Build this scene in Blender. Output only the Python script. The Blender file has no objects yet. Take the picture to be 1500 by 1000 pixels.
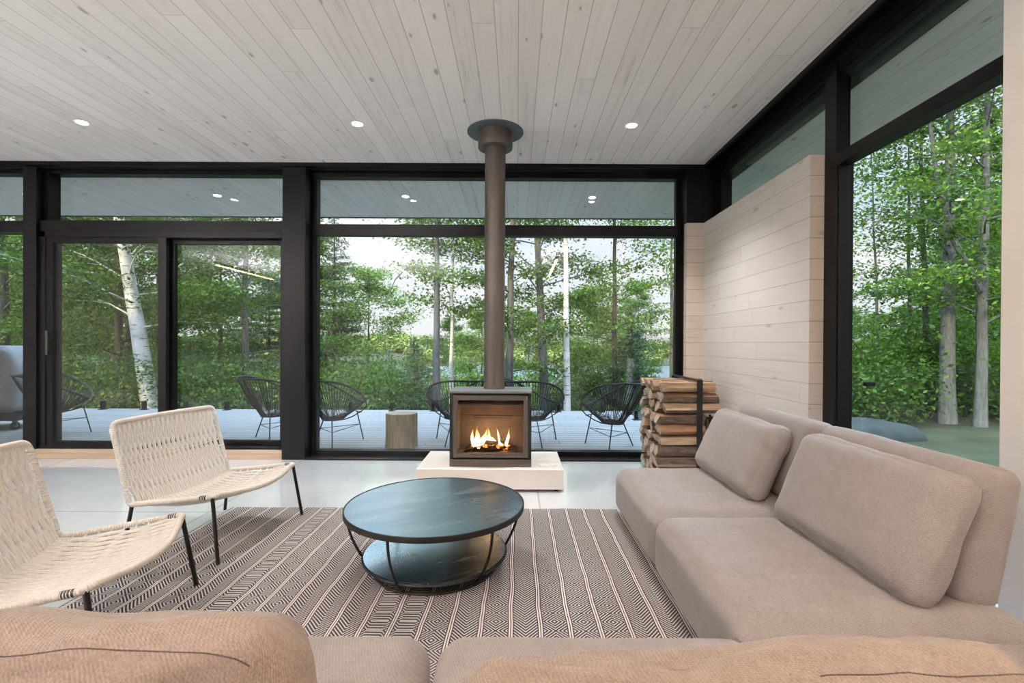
import bpy, bmesh, math, random
import numpy as np
from mathutils import Vector, Matrix, Euler, noise as mnoise

scn = bpy.context.scene
COL = scn.collection
R = math.radians
EYE = 1.23
F = 700.0

# ------------------------------------------------------------------ camera
cam_d = bpy.data.cameras.new('camera')
cam = bpy.data.objects.new('camera', cam_d)
COL.objects.link(cam)
cam.location = (0, 0, EYE)
cam.rotation_euler = (R(90 - 0.25), R(-0.3), 0)
cam_d.sensor_width = 36.0
cam_d.lens = 36.0 * F / 1500.0
cam_d.shift_x = -7.0 / 1500.0
cam_d.shift_y = 6.0 / 1500.0
cam_d.clip_end = 600
scn.camera = cam

# ------------------------------------------------------------------ exposure
scn.view_settings.view_transform = 'Standard'
scn.view_settings.look = 'None'
scn.view_settings.exposure = 1.68
scn.view_settings.gamma = 1.0
scn.view_settings.use_curve_mapping = False
try:
    scn.cycles.max_bounces = 8
    scn.cycles.diffuse_bounces = 5
    scn.cycles.glossy_bounces = 4
    scn.cycles.transparent_max_bounces = 24
    scn.cycles.transmission_bounces = 4
    scn.cycles.caustics_reflective = False
    scn.cycles.caustics_refractive = False
    scn.cycles.sample_clamp_indirect = 6.0
    scn.cycles.use_denoising = True
except Exception:
    pass


# ------------------------------------------------------------------ node helper
class NT:
    def __init__(self, tree):
        self.t = tree
        self.n = tree.nodes
        self.l = tree.links

    def node(self, typ, **kw):
        n = self.n.new(typ)
        for k, v in kw.items():
            setattr(n, k, v)
        return n

    def put(self, sock, v):
        if isinstance(v, bpy.types.NodeSocket):
            self.l.new(v, sock)
        elif v is not None:
            try:
                sock.default_value = v
            except Exception:
                sock.default_value = tuple(v) + (1.0,)

    def math(self, op, a, b=None, c=None, clamp=False):
        n = self.node('ShaderNodeMath', operation=op, use_clamp=clamp)
        self.put(n.inputs[0], a)
        if b is not None:
            self.put(n.inputs[1], b)
        if c is not None:
            self.put(n.inputs[2], c)
        return n.outputs[0]

    def mix(self, fac, a, b, blend='MIX'):
        n = self.node('ShaderNodeMix', data_type='RGBA', blend_type=blend)
        self.put(n.inputs[0], fac)
        self.put(n.inputs[6], a if isinstance(a, bpy.types.NodeSocket) else tuple(a) + (1.0,))
        self.put(n.inputs[7], b if isinstance(b, bpy.types.NodeSocket) else tuple(b) + (1.0,))
        return n.outputs[2]

    def ramp(self, fac, stops, interp='LINEAR'):
        n = self.node('ShaderNodeValToRGB')
        cr = n.color_ramp
        cr.interpolation = interp
        while len(cr.elements) > 1:
            cr.elements.remove(cr.elements[-1])
        first = True
        for p, c in stops:
            if not hasattr(c, '__len__'):
                c = (c, c, c)
            e = cr.elements[0] if first else cr.elements.new(p)
            e.position = p
            e.color = tuple(c) + (1.0,)
            first = False
        self.put(n.inputs[0], fac)
        return n.outputs[0]

    def noise(self, vec, scale, detail=2.0, rough=0.5, dim='3D'):
        n = self.node('ShaderNodeTexNoise', noise_dimensions=dim)
        if vec is not None:
            self.l.new(vec, n.inputs['Vector'])
        n.inputs['Scale'].default_value = scale
        n.inputs['Detail'].default_value = detail
        n.inputs['Roughness'].default_value = rough
        return n.outputs[0]

    def vec(self, x, y, z):
        n = self.node('ShaderNodeCombineXYZ')
        self.put(n.inputs[0], x)
        self.put(n.inputs[1], y)
        self.put(n.inputs[2], z)
        return n.outputs[0]

    def coords(self, kind='Object'):
        tc = self.node('ShaderNodeTexCoord')
        s = self.node('ShaderNodeSeparateXYZ')
        self.l.new(tc.outputs[kind], s.inputs[0])
        return tc.outputs[kind], s.outputs[0], s.outputs[1], s.outputs[2]

    def white(self, v):
        n = self.node('ShaderNodeTexWhiteNoise', noise_dimensions='3D')
        self.l.new(v, n.inputs['Vector'])
        return n.outputs['Value'], n.outputs['Color']

    def bump(self, h, strength=0.3, dist=0.01):
        n = self.node('ShaderNodeBump')
        self.l.new(h, n.inputs['Height'])
        n.inputs['Strength'].default_value = strength
        n.inputs['Distance'].default_value = dist
        return n.outputs[0]


def mat_base(name):
    m = bpy.data.materials.new(name)
    m.use_nodes = True
    t = NT(m.node_tree)
    for n in list(t.n):
        t.n.remove(n)
    out = t.node('ShaderNodeOutputMaterial')
    return m, t, out


def principled(name, color, rough=0.5, metal=0.0, spec=0.5, bump=None, sheen=0.0):
    m, t, out = mat_base(name)
    p = t.node('ShaderNodeBsdfPrincipled')
    t.put(p.inputs['Base Color'], color if isinstance(color, bpy.types.NodeSocket) else tuple(color) + (1.0,))
    p.inputs['Roughness'].default_value = rough
    p.inputs['Metallic'].default_value = metal
    p.inputs['Specular IOR Level'].default_value = spec
    t.l.new(p.outputs[0], out.inputs[0])
    m['p'] = 1
    return m, t, p


def speckled(name, c1, c2, scale, rough=0.6, metal=0.0, spec=0.4, bump=0.0, detail=4, stretch=(1, 1, 1)):
    m, t, p = principled(name, c1, rough, metal, spec)
    v, x, y, z = t.coords()
    vv = t.vec(t.math('MULTIPLY', x, stretch[0]), t.math('MULTIPLY', y, stretch[1]), t.math('MULTIPLY', z, stretch[2]))
    n = t.noise(vv, scale, detail, 0.6)
    t.put(p.inputs['Base Color'], t.mix(t.ramp(n, [(0.3, 0.0), (0.7, 1.0)]), c1, c2))
    if bump:
        t.l.new(t.bump(n, bump, 0.004), p.inputs['Normal'])
    return m


# ------------------------------------------------------------------ world: soft evening sky with thin cloud
SKY = 0.345
ZENITH = 5.0
w = bpy.data.worlds.new('world')
scn.world = w
w.use_nodes = True
wt = NT(w.node_tree)
for n in list(wt.n):
    wt.n.remove(n)
wo = wt.node('ShaderNodeOutputWorld')
bg = wt.node('ShaderNodeBackground')
gv, gx, gy, gz = wt.coords('Generated')
zz = wt.math('MAXIMUM', gz, 0.03)
cv = wt.vec(wt.math('DIVIDE', gx, wt.math('ADD', zz, 0.35)), wt.math('DIVIDE', gy, wt.math('ADD', zz, 0.35)), wt.math('MULTIPLY', zz, 1.5))
cl = wt.noise(cv, 1.7, 6, 0.55)
base = wt.ramp(gz, [(0.0, (0.95, 0.93, 0.92)), (0.18, (0.76, 0.88, 1.0)), (0.42, (0.60, 0.78, 1.0)), (1.0, (0.42, 0.68, 1.0))])
sky = wt.mix(wt.math('MULTIPLY', wt.ramp(cl, [(0.40, 0.0), (0.62, 1.0)]), wt.ramp(gz, [(0.3, 1.0), (0.6, 0.35)])), base, (1.0, 0.99, 0.985))
sky = wt.mix(wt.ramp(gz, [(0.0, 1.0), (0.02, 0.0)]), sky, (0.30, 0.36, 0.28))
wt.put(bg.inputs[0], sky)
# cloud cover brightens towards the zenith, as an overcast evening sky does
zen = wt.math('MULTIPLY', wt.math('MULTIPLY', wt.ramp(gz, [(0.38, 0.0), (0.85, 1.0)]), 1.0), ZENITH)
wt.put(bg.inputs[1], wt.math('ADD', zen, SKY))
wt.l.new(bg.outputs[0], wo.inputs[0])
w.cycles.sampling_method = 'MANUAL'
w.cycles.sample_map_resolution = 512

# low warm evening sun from behind the house
sun_d = bpy.data.lights.new('evening_sun', 'SUN')
sun_d.energy = 2.2
sun_d.color = (1.0, 0.86, 0.58)
sun_d.angle = R(6)
sun = bpy.data.objects.new('evening_sun', sun_d)
sun.rotation_euler = Euler((R(67), 0, R(-28)))
COL.objects.link(sun)

LAMP = (1.0, 0.97, 0.955)
WARM = (1.0, 0.56, 0.28)
P_DOWN = 66.0       # each recessed downlight
P_LINE_UP = 340.0    # each linear light, upward
P_LINE_DN = 7.0    # each linear light, downward


# ------------------------------------------------------------------ geometry helpers
class MB:
    def __init__(self):
        self.v = []
        self.f = []
        self.m = []

    def add(self, vs, fs, mi=0):
        o = len(self.v)
        self.v.extend([tuple(p) for p in vs])
        for f in fs:
            self.f.append(tuple(i + o for i in f))
            self.m.append(mi)
        return self

    def box(self, x0, x1, y0, y1, z0, z1, mi=0):
        vs = [(x0, y0, z0), (x1, y0, z0), (x1, y1, z0), (x0, y1, z0), (x0, y0, z1), (x1, y0, z1), (x1, y1, z1), (x0, y1, z1)]
        fs = [(0, 3, 2, 1), (4, 5, 6, 7), (0, 1, 5, 4), (1, 2, 6, 5), (2, 3, 7, 6), (3, 0, 4, 7)]
        return self.add(vs, fs, mi)

    def tube(self, pts, r, n=8, closed=False, mi=0, cap=True, flat=1.0):
        pts = [Vector(p) for p in pts]
        N = len(pts)
        rr = r if hasattr(r, '__len__') else [r] * N
        vs = []
        up = None
        for i, p in enumerate(pts):
            if closed:
                t = pts[(i + 1) % N] - pts[i - 1]
            else:
                t = pts[min(i + 1, N - 1)] - pts[max(i - 1, 0)]
            if t.length < 1e-9:
                t = Vector((0, 0, 1))
            t.normalize()
            if up is None:
                up = Vector((0, 0, 1)) if abs(t.z) < 0.9 else Vector((1, 0, 0))
            a = t.cross(up)
            if a.length < 1e-6:
                a = t.cross(Vector((0, 1, 0)))
            a.normalize()
            b = a.cross(t).normalized()
            up = b
            for k in range(n):
                an = 2 * math.pi * k / n
                vs.append(p + a * (math.cos(an) * rr[i]) + b * (math.sin(an) * rr[i] * flat))
        fs = []
        M = N if closed else N - 1
        for i in range(M):
            j = (i + 1) % N
            for k in range(n):
                k2 = (k + 1) % n
                fs.append((i * n + k, i * n + k2, j * n + k2, j * n + k))
        if cap and not closed:
            fs.append(tuple(range(n - 1, -1, -1)))
            fs.append(tuple((N - 1) * n + k for k in range(n)))
        return self.add(vs, fs, mi)

    def lathe(self, prof, c=(0, 0, 0), n=48, mi=0):
        vs = []
        for r, z in prof:
            for k in range(n):
                a = 2 * math.pi * k / n
                vs.append((c[0] + r * math.cos(a), c[1] + r * math.sin(a), c[2] + z))
        fs = []
        for i in range(len(prof) - 1):
            for k in range(n):
                k2 = (k + 1) % n
                fs.append((i * n + k, i * n + k2, (i + 1) * n + k2, (i + 1) * n + k))
        if prof[0][0] > 1e-6:
            fs.append(tuple(range(n - 1, -1, -1)))
        if prof[-1][0] > 1e-6:
            fs.append(tuple((len(prof) - 1) * n + k for k in range(n)))
        return self.add(vs, fs, mi)

    def build(self, name, mats, parent=None, smooth=False, bevel=0.0, loc=None):
        me = bpy.data.meshes.new(name)
        me.from_pydata(self.v, [], self.f)
        if not isinstance(mats, (list, tuple)):
            mats = [mats]
        for m in mats:
            me.materials.append(m)
        if len(mats) > 1:
            me.polygons.foreach_set('material_index', self.m)
        if smooth:
            me.polygons.foreach_set('use_smooth', [True] * len(me.polygons))
            try:
                me.set_sharp_from_angle(angle=R(40))
            except Exception:
                pass
        me.update()
        o = bpy.data.objects.new(name, me)
        COL.objects.link(o)
        if parent is not None:
            o.parent = parent
        if loc is not None:
            o.location = loc
        if bevel:
            b = o.modifiers.new('bevel', 'BEVEL')
            b.width = bevel
            b.segments = 2
            b.limit_method = 'ANGLE'
        return o


def tag(o, label=None, cat=None, group=None, kind=None):
    if label:
        o['label'] = label
    if cat:
        o['category'] = cat
    if group:
        o['group'] = group
    if kind:
        o['kind'] = kind
    return o


def empty(name, loc=(0, 0, 0), rz=0.0, label=None, cat=None, group=None, kind=None):
    o = bpy.data.objects.new(name, None)
    o.empty_display_size = 0.1
    COL.objects.link(o)
    o.location = loc
    o.rotation_euler = (0, 0, rz)
    return tag(o, label, cat, group, kind)


def copy_tree(o, parent=None):
    c = o.copy()
    COL.objects.link(c)
    if parent is not None:
        c.parent = parent
    for ch in list(o.children):
        copy_tree(ch, c)
    return c


def rbox(sx, sy, sz, r, n=14, fn=None):
    """rounded, evenly gridded box centred on the origin; fn deforms a point"""
    bm = bmesh.new()
    bmesh.ops.create_cube(bm, size=2.0)
    bmesh.ops.subdivide_edges(bm, edges=bm.edges[:], cuts=n, use_grid_fill=True)
    hx, hy, hz = sx / 2, sy / 2, sz / 2
    for v in bm.verts:
        u = Vector(v.co)
        # concentrate samples near the rounded edges
        q = Vector([math.copysign(abs(c) ** 0.75, c) for c in u])
        p = Vector((q.x * hx, q.y * hy, q.z * hz))
        core = Vector((max(-hx + r, min(hx - r, p.x)), max(-hy + r, min(hy - r, p.y)), max(-hz + r, min(hz - r, p.z))))
        d = p - core
        if d.length > 1e-9:
            p = core + d.normalized() * r
        if fn:
            p = fn(p, u)
        v.co = p
    bm.normal_update()
    vs = [tuple(v.co) for v in bm.verts]
    fs = [tuple(v.index for v in f.verts) for f in bm.faces]
    bm.free()
    mb = MB()
    mb.add(vs, fs)
    return mb


# ------------------------------------------------------------------ materials
def plank_mat(name, along, across, width, length, c_light, c_dark, groove=(0.2, 0.17, 0.14), groove_w=0.02, knots=1.0, rough=0.55, spec=0.35, grain=0.5, off=0.0, groove_soft=0.02, ends=True):
    m, t, p = principled(name, c_light, rough, 0.0, spec)
    v, x, y, z = t.coords()
    ax = {'x': x, 'y': y, 'z': z}
    L, W = ax[along], ax[across]
    O = ax[[k for k in 'xyz' if k not in (along, across)][0]]
    wi = t.math('DIVIDE', t.math('ADD', W, off), width)
    idx = t.math('FLOOR', wi)
    fr = t.math('FRACT', wi)
    ro, _ = t.white(t.vec(idx, 3.3, 1.7))
    li = t.math('ADD', t.math('DIVIDE', L, length), t.math('MULTIPLY', ro, 7.0))
    lidx = t.math('FLOOR', li)
    lfr = t.math('FRACT', li)
    rb, rc = t.white(t.vec(idx, lidx, 5.1))
    seed = t.math('MULTIPLY', rb, 40.0)
    gvv = t.vec(t.math('ADD', t.math('MULTIPLY', L, 0.9), seed), t.math('MULTIPLY', W, 16.0), t.math('ADD', t.math('MULTIPLY', O, 16.0), seed))
    g1 = t.noise(gvv, 1.6, 5, 0.62)
    gv2 = t.vec(t.math('ADD', t.math('MULTIPLY', L, 2.5), seed), t.math('MULTIPLY', W, 130.0), t.math('MULTIPLY', O, 130.0))
    g2 = t.noise(gv2, 1.0, 3, 0.6)
    tone = t.math('ADD', t.math('MULTIPLY', rb, 0.42), t.math('ADD', t.math('MULTIPLY', g1, 0.75 * grain * 2), t.math('MULTIPLY', g2, 0.35 * grain * 2)))
    tone = t.math('SUBTRACT', tone, 0.55 * grain * 2 - 0.1)
    col = t.mix(t.math('MULTIPLY', tone, 1.0, clamp=True), c_light, c_dark)
    # broad streaks on some boards
    streak = t.math('MULTIPLY', t.ramp(g1, [(0.56, 0.0), (0.70, 1.0)]), t.ramp(rb, [(0.45, 0.0), (0.9, 1.0)]))
    col = t.mix(t.math('MULTIPLY', streak, 0.55), col, [c * 0.66 for c in c_dark])
    if knots:
        kv = t.vec(t.math('ADD', t.math('MULTIPLY', L, 2.1), seed), t.math('ADD', t.math('MULTIPLY', W, 5.2), seed), 0.0)
        vo = t.node('ShaderNodeTexVoronoi', feature='F1', voronoi_dimensions='2D')
        t.l.new(kv, vo.inputs['Vector'])
        vo.inputs['Scale'].default_value = 1.0
        rk, _ = t.white(vo.outputs['Position'])
        kr = t.math('MULTIPLY', t.ramp(rk, [(0.50, 0.0), (1.0, 1.0)]), 0.10)
        dd = t.math('SUBTRACT', kr, vo.outputs['Distance'])
        kmask = t.ramp(dd, [(0.0, 0.0), (0.03, 1.0)])
        halo = t.ramp(dd, [(-0.0, 0.0), (0.06, 1.0)])
        halo = t.ramp(t.math('ADD', dd, 0.06), [(0.0, 0.0), (0.12, 1.0)])
        col = t.mix(t.math('MULTIPLY', halo, 0.35 * knots), col, [c * 0.75 for c in c_dark])
        col = t.mix(t.math('MULTIPLY', kmask, 0.62 * knots), col, (c_dark[0] * 0.40, c_dark[1] * 0.36, c_dark[2] * 0.33))
    ed = t.math('MINIMUM', fr, t.math('SUBTRACT', 1.0, fr))
    gm = t.ramp(ed, [(groove_w, 1.0), (groove_w + groove_soft, 0.0)])
    if ends:
        le = t.math('MULTIPLY', t.math('MINIMUM', lfr, t.math('SUBTRACT', 1.0, lfr)), length / width)
        gm2 = t.ramp(le, [(groove_w * 0.8, 0.8), (groove_w * 0.8 + groove_soft, 0.0)])
        gm = t.math('MAXIMUM', gm, gm2)
    col = t.mix(gm, col, groove)
    t.put(p.inputs['Base Color'], col)
    inv = t.math('SUBTRACT', 1.0, gm)
    hh = t.math('ADD', inv, t.math('MULTIPLY', g2, 0.08))
    t.l.new(t.bump(hh, 0.35, 0.003), p.inputs['Normal'])
    return m


M_CEIL = plank_mat('whitewashed_ceiling_boards', 'y', 'x', 0.137, 2.9, (0.85, 0.825, 0.80), (0.68, 0.65, 0.63), groove=(0.46, 0.43, 0.41), groove_w=0.010, groove_soft=0.012, knots=1.0, grain=0.5)
M_WALLW = plank_mat('whitewashed_wall_boards', 'y', 'z', 0.139, 1.5, (0.70, 0.665, 0.63), (0.58, 0.525, 0.47), groove=(0.44, 0.38, 0.32), groove_w=0.010, groove_soft=0.010, knots=0.5, grain=0.45, off=0.001)
M_WALLWX = plank_mat('whitewashed_end_boards', 'x', 'z', 0.139, 5.0, (0.64, 0.56, 0.49), (0.52, 0.44, 0.37), groove=(0.34, 0.28, 0.22), groove_w=0.012, groove_soft=0.012, knots=0.45, grain=0.45, off=0.001, ends=False)
M_DECK = plank_mat('weathered_deck_boards', 'x', 'y', 0.140, 3.6, (0.235, 0.232, 0.230), (0.155, 0.154, 0.154), groove=(0.02, 0.02, 0.02), groove_w=0.04, groove_soft=0.03, knots=0.3, grain=0.5, rough=0.6)
M_OAK = speckled('oak_threshold_wood', (0.56, 0.43, 0.32), (0.45, 0.33, 0.24), 9, 0.5, stretch=(0.3, 4, 6))

M_BLACK = speckled('black_aluminium', (0.0035, 0.0035, 0.0038), (0.006, 0.0056, 0.0055), 30, 0.36, 0.0, 0.18)
M_BLACKSTEEL = speckled('black_painted_steel', (0.006, 0.0058, 0.0058), (0.011, 0.0105, 0.0105), 14, 0.5, 0.0, 0.35)
M_SILL = speckled('dark_metal_sill', (0.10, 0.105, 0.11), (0.13, 0.135, 0.14), 12, 0.25, 0.9, 0.5)
M_WIRE = speckled('charcoal_powder_coat', (0.006, 0.0075, 0.009), (0.012, 0.014, 0.016), 40, 0.5, 0.0, 0.4)
M_WHITE = speckled('white_wall_paint', (0.72, 0.70, 0.68), (0.76, 0.74, 0.72), 3, 0.7, 0.0, 0.3)
M_HEARTH = speckled('cream_white_lacquer', (0.74, 0.69, 0.64), (0.78, 0.73, 0.68), 4, 0.45, 0.0, 0.4)
M_FLUE = speckled('bronze_grey_steel', (0.105, 0.090, 0.080), (0.165, 0.140, 0.122), 5, 0.42, 0.55, 0.5, stretch=(1, 1, 0.4))
M_FLUECOL = speckled('blue_grey_steel', (0.10, 0.125, 0.14), (0.13, 0.155, 0.17), 6, 0.5, 0.4, 0.5)
M_STOVE = speckled('bronze_stove_steel', (0.095, 0.078, 0.066), (0.12, 0.10, 0.085), 18, 0.45, 0.3, 0.5)
M_STOVETOP = speckled('grey_stove_top', (0.20, 0.22, 0.23), (0.25, 0.27, 0.28), 8, 0.42, 0.4, 0.5)
M_STOVEDARK = speckled('dark_stove_steel', (0.018, 0.016, 0.015), (0.028, 0.025, 0.023), 18, 0.5, 0.2, 0.4)
M_FABRIC = None


def fabric(name, c1, c2, weave=300.0, bump=0.35):
    m, t, p = principled(name, c1, 0.95, 0.0, 0.15)
    v, x, y, z = t.coords()
    n1 = t.noise(v, 260.0, 2, 0.7)
    n2 = t.noise(v, 9.0, 4, 0.6)
    n3 = t.noise(t.vec(t.math('MULTIPLY', x, 60.0), t.math('MULTIPLY', y, 60.0), t.math('MULTIPLY', z, 420.0)), 1.0, 2, 0.6)
    wv = t.math('MULTIPLY', t.math('SINE', t.math('MULTIPLY', t.math('ADD', x, y), weave)), t.math('SINE', t.math('MULTIPLY', t.math('ADD', z, t.math('MULTIPLY', y, 0.6)), weave)))
    f = t.math('ADD', t.math('MULTIPLY', n1, 0.8), t.math('ADD', t.math('MULTIPLY', n2, 0.35), t.math('MULTIPLY', n3, 0.35)))
    f = t.math('ADD', f, t.math('MULTIPLY', wv, 0.10))
    t.put(p.inputs['Base Color'], t.mix(t.ramp(f, [(0.45, 0.0), (1.05, 1.0)]), c1, c2))
    p.inputs['Sheen Weight'].default_value = 0.25
    p.inputs['Sheen Roughness'].default_value = 0.5
    h = t.math('ADD', n1, t.math('MULTIPLY', wv, 0.5))
    t.l.new(t.bump(h, bump, 0.002), p.inputs['Normal'])
    return m


M_SOFA = fabric('taupe_sofa_fabric', (0.198, 0.174, 0.168), (0.36, 0.326, 0.317), 700.0)
M_PIPE = fabric('taupe_seam_fabric', (0.13, 0.112, 0.106), (0.24, 0.215, 0.205), 700.0)
M_SEAM = fabric('dark_seam_fabric', (0.045, 0.034, 0.028), (0.08, 0.062, 0.052), 700.0)
M_CUSH_LAMPTINT = fabric('taupe_twill_lamp_tint', (0.15, 0.113, 0.092), (0.29, 0.228, 0.192), 900.0, 0.5)  # sofa fabric again, with dim warm lamplight put into its colour
M_ROPE = speckled('cream_rope', (0.60, 0.575, 0.535), (0.70, 0.675, 0.64), 60, 0.9, 0.0, 0.15, bump=0.2)
M_ROPEGAP = M_BLACKSTEEL

# polished concrete
M_FLOOR, t, p = principled('polished_concrete', (0.5, 0.5, 0.5), 0.13, 0.0, 0.5)
v, x, y, z = t.coords()
n1 = t.noise(v, 0.9, 6, 0.6)
n2 = t.noise(v, 14.0, 5, 0.65)
fcol = t.mix(t.ramp(t.math('ADD', t.math('MULTIPLY', n1, 0.7), t.math('MULTIPLY', n2, 0.3)), [(0.3, 0.0), (0.7, 1.0)]), (0.60, 0.645, 0.685), (0.71, 0.755, 0.79))
jx = t.math('ABSOLUTE', t.math('SUBTRACT', t.math('FRACT', t.math('DIVIDE', t.math('ADD', x, 3.42), 2.4)), 0.5))
jy = t.math('ABSOLUTE', t.math('SUBTRACT', t.math('FRACT', t.math('DIVIDE', t.math('ADD', y, 0.15), 2.4)), 0.5))
jm = t.ramp(t.math('MINIMUM', jx, jy), [(0.0012, 1.0), (0.002, 0.0)])
fcol = t.mix(t.math('MULTIPLY', jm, 0.6), fcol, (0.2, 0.2, 0.2))
t.put(p.inputs['Base Color'], fcol)
t.put(p.inputs['Roughness'], t.ramp(n2, [(0.3, 0.15), (0.7, 0.24)]))
p.inputs['Coat Weight'].default_value = 1.0
p.inputs['Coat IOR'].default_value = 1.9
p.inputs['Coat Roughness'].default_value = 0.08

# slate-dark table board
M_TABLE, t, p = principled('blued_steel_board', (0.3, 0.35, 0.4), 0.3, 1.0, 0.5)
v, x, y, z = t.coords()
n1 = t.noise(t.vec(t.math('MULTIPLY', t.math('ADD', x, t.math('MULTIPLY', y, 0.55)), 1.6), t.math('MULTIPLY', t.math('SUBTRACT', y, t.math('MULTIPLY', x, 0.55)), 9.0), z), 1.0, 4, 0.55)
n2 = t.noise(v, 2.0, 3, 0.5)
t.put(p.inputs['Base Color'], t.mix(t.ramp(n1, [(0.3, 0.0), (0.75, 1.0)]), (0.33, 0.48, 0.62), (0.50, 0.64, 0.76)))
t.put(p.inputs['Roughness'], t.ramp(t.math('ADD', t.math('MULTIPLY', n1, 0.6), t.math('MULTIPLY', n2, 0.4)), [(0.3, 0.20), (0.7, 0.30)]))

# rug: pairs of cream stripes with woven diamonds, arrows and bars between
M_RUG, t, p = principled('flatweave_rug', (0.5, 0.45, 0.4), 0.95, 0.0, 0.1)
v, x, y, z = t.coords()
warp = t.math('MULTIPLY', t.math('SUBTRACT', t.noise(t.vec(t.math('MULTIPLY', x, 1.5), t.math('MULTIPLY', y, 3.5), 0.0), 1.0, 2, 0.5), 0.5), 0.022)
PW = 0.1285
u = t.math('DIVIDE', t.math('ADD', t.math('ADD', x, warp), 0.02), PW)
ui = t.math('FLOOR', u)
uf = t.math('SUBTRACT', t.math('FRACT', u), 0.5)
au = t.math('ABSOLUTE', uf)
stripe_d = t.math('SUBTRACT', 0.5, au)          # 0 on the stripe axis
vy = t.math('DIVIDE', t.math('ADD', y, t.math('MULTIPLY', warp, 0.6)), PW)
sel, _ = t.white(t.vec(ui, 2.0, 9.0))
# diamonds: |u|+|v| rings
vf = t.math('ABSOLUTE', t.math('SUBTRACT', t.math('FRACT', t.math('MULTIPLY', vy, 0.95)), 0.5))
dia = t.math('ADD', t.math('MULTIPLY', au, 1.0), t.math('MULTIPLY', vf, 1.0))
dia_s = t.math('SINE', t.math('MULTIPLY', dia, 2 * math.pi * 7.5))
# arrows: v + |u|
arr = t.math('ADD', t.math('MULTIPLY', vy, 0.85), t.math('MULTIPLY', au, -1.0))
arr_s = t.math('SINE', t.math('MULTIPLY', arr, 2 * math.pi * 7.5))
# bars with pointed ends
bar = t.math('ADD', t.math('MULTIPLY', vf, 0.95), t.math('MAXIMUM', t.math('SUBTRACT', au, 0.27), 0.0))
bar_s = t.math('SINE', t.math('MULTIPLY', bar, 2 * math.pi * 7.5))
pat = t.mix(t.math('GREATER_THAN', sel, 0.42), dia_s, arr_s)
pat = t.mix(t.math('GREATER_THAN', sel, 0.72), pat, bar_s)
pn = t.noise(v, 150.0, 2, 0.6)
pm = t.ramp(t.math('ADD', pat, t.math('MULTIPLY', t.math('SUBTRACT', pn, 0.5), 0.9)), [(-0.0, 0.0), (0.5, 1.0)])
CREAM, INK = (0.53, 0.505, 0.47), (0.038, 0.034, 0.046)
rcol = t.mix(pm, INK, CREAM)
edge = t.ramp(stripe_d, [(0.0, 0.0), (0.012, 0.0), (0.02, 1.0), (0.062, 1.0), (0.072, 0.0)])
instripe = t.math('LESS_THAN', stripe_d, 0.105)
scol = t.mix(edge, INK, (0.68, 0.635, 0.585))
rcol = t.mix(instripe, rcol, scol)
soft = t.noise(v, 2.2, 3, 0.5)
rcol = t.mix(t.math('MULTIPLY', t.ramp(soft, [(0.5, 0.0), (0.75, 1.0)]), 0.25), rcol, (0.33, 0.27, 0.29))
t.put(p.inputs['Base Color'], rcol)
t.l.new(t.bump(t.math('ADD', pm, pn), 0.4, 0.002), p.inputs['Normal'])


def glass_mat(name, tint, reflect=1.0, rough=0.0):
    m, t, out = mat_base(name)
    tr = t.node('ShaderNodeBsdfTransparent')
    tr.inputs[0].default_value = tuple(tint) + (1,)
    gl = t.node('ShaderNodeBsdfGlossy')
    gl.inputs['Color'].default_value = (1, 1, 1, 1)
    gl.inputs['Roughness'].default_value = rough
    lw = t.node('ShaderNodeLayerWeight')
    lw.inputs[0].default_value = 0.5
    f5 = t.math('POWER', lw.outputs['Facing'], 5.0)
    fr = t.math('MULTIPLY', t.math('ADD', 0.04, t.math('MULTIPLY', f5, 0.96)), reflect)
    mx = t.node('ShaderNodeMixShader')
    t.l.new(fr, mx.inputs[0])
    t.l.new(tr.outputs[0], mx.inputs[1])
    t.l.new(gl.outputs[0], mx.inputs[2])
    t.l.new(mx.outputs[0], out.inputs[0])
    return m


M_GLASS = glass_mat('window_glass', (0.952, 0.967, 0.972), 0.72)
M_RAILGLASS = glass_mat('railing_glass', (0.965, 0.985, 0.980), 0.5)
M_FIREGLASS = glass_mat('stove_glass', (0.93, 0.90, 0.87), 0.7)


def emit_mat(name, color, strength):
    m, t, out = mat_base(name)
    e = t.node('ShaderNodeEmission')
    e.inputs[0].default_value = tuple(color) + (1,)
    e.inputs[1].default_value = strength
    t.l.new(e.outputs[0], out.inputs[0])
    return m


M_LENS = emit_mat('lit_lamp_lens', (1.0, 0.86, 0.66), 14.0)
M_LINELED = emit_mat('lit_linear_diffuser', (1.0, 0.74, 0.42), 9.0)
M_TRIMWHITE = speckled('white_lamp_trim', (0.7, 0.69, 0.67), (0.75, 0.74, 0.72), 20, 0.5)

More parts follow.
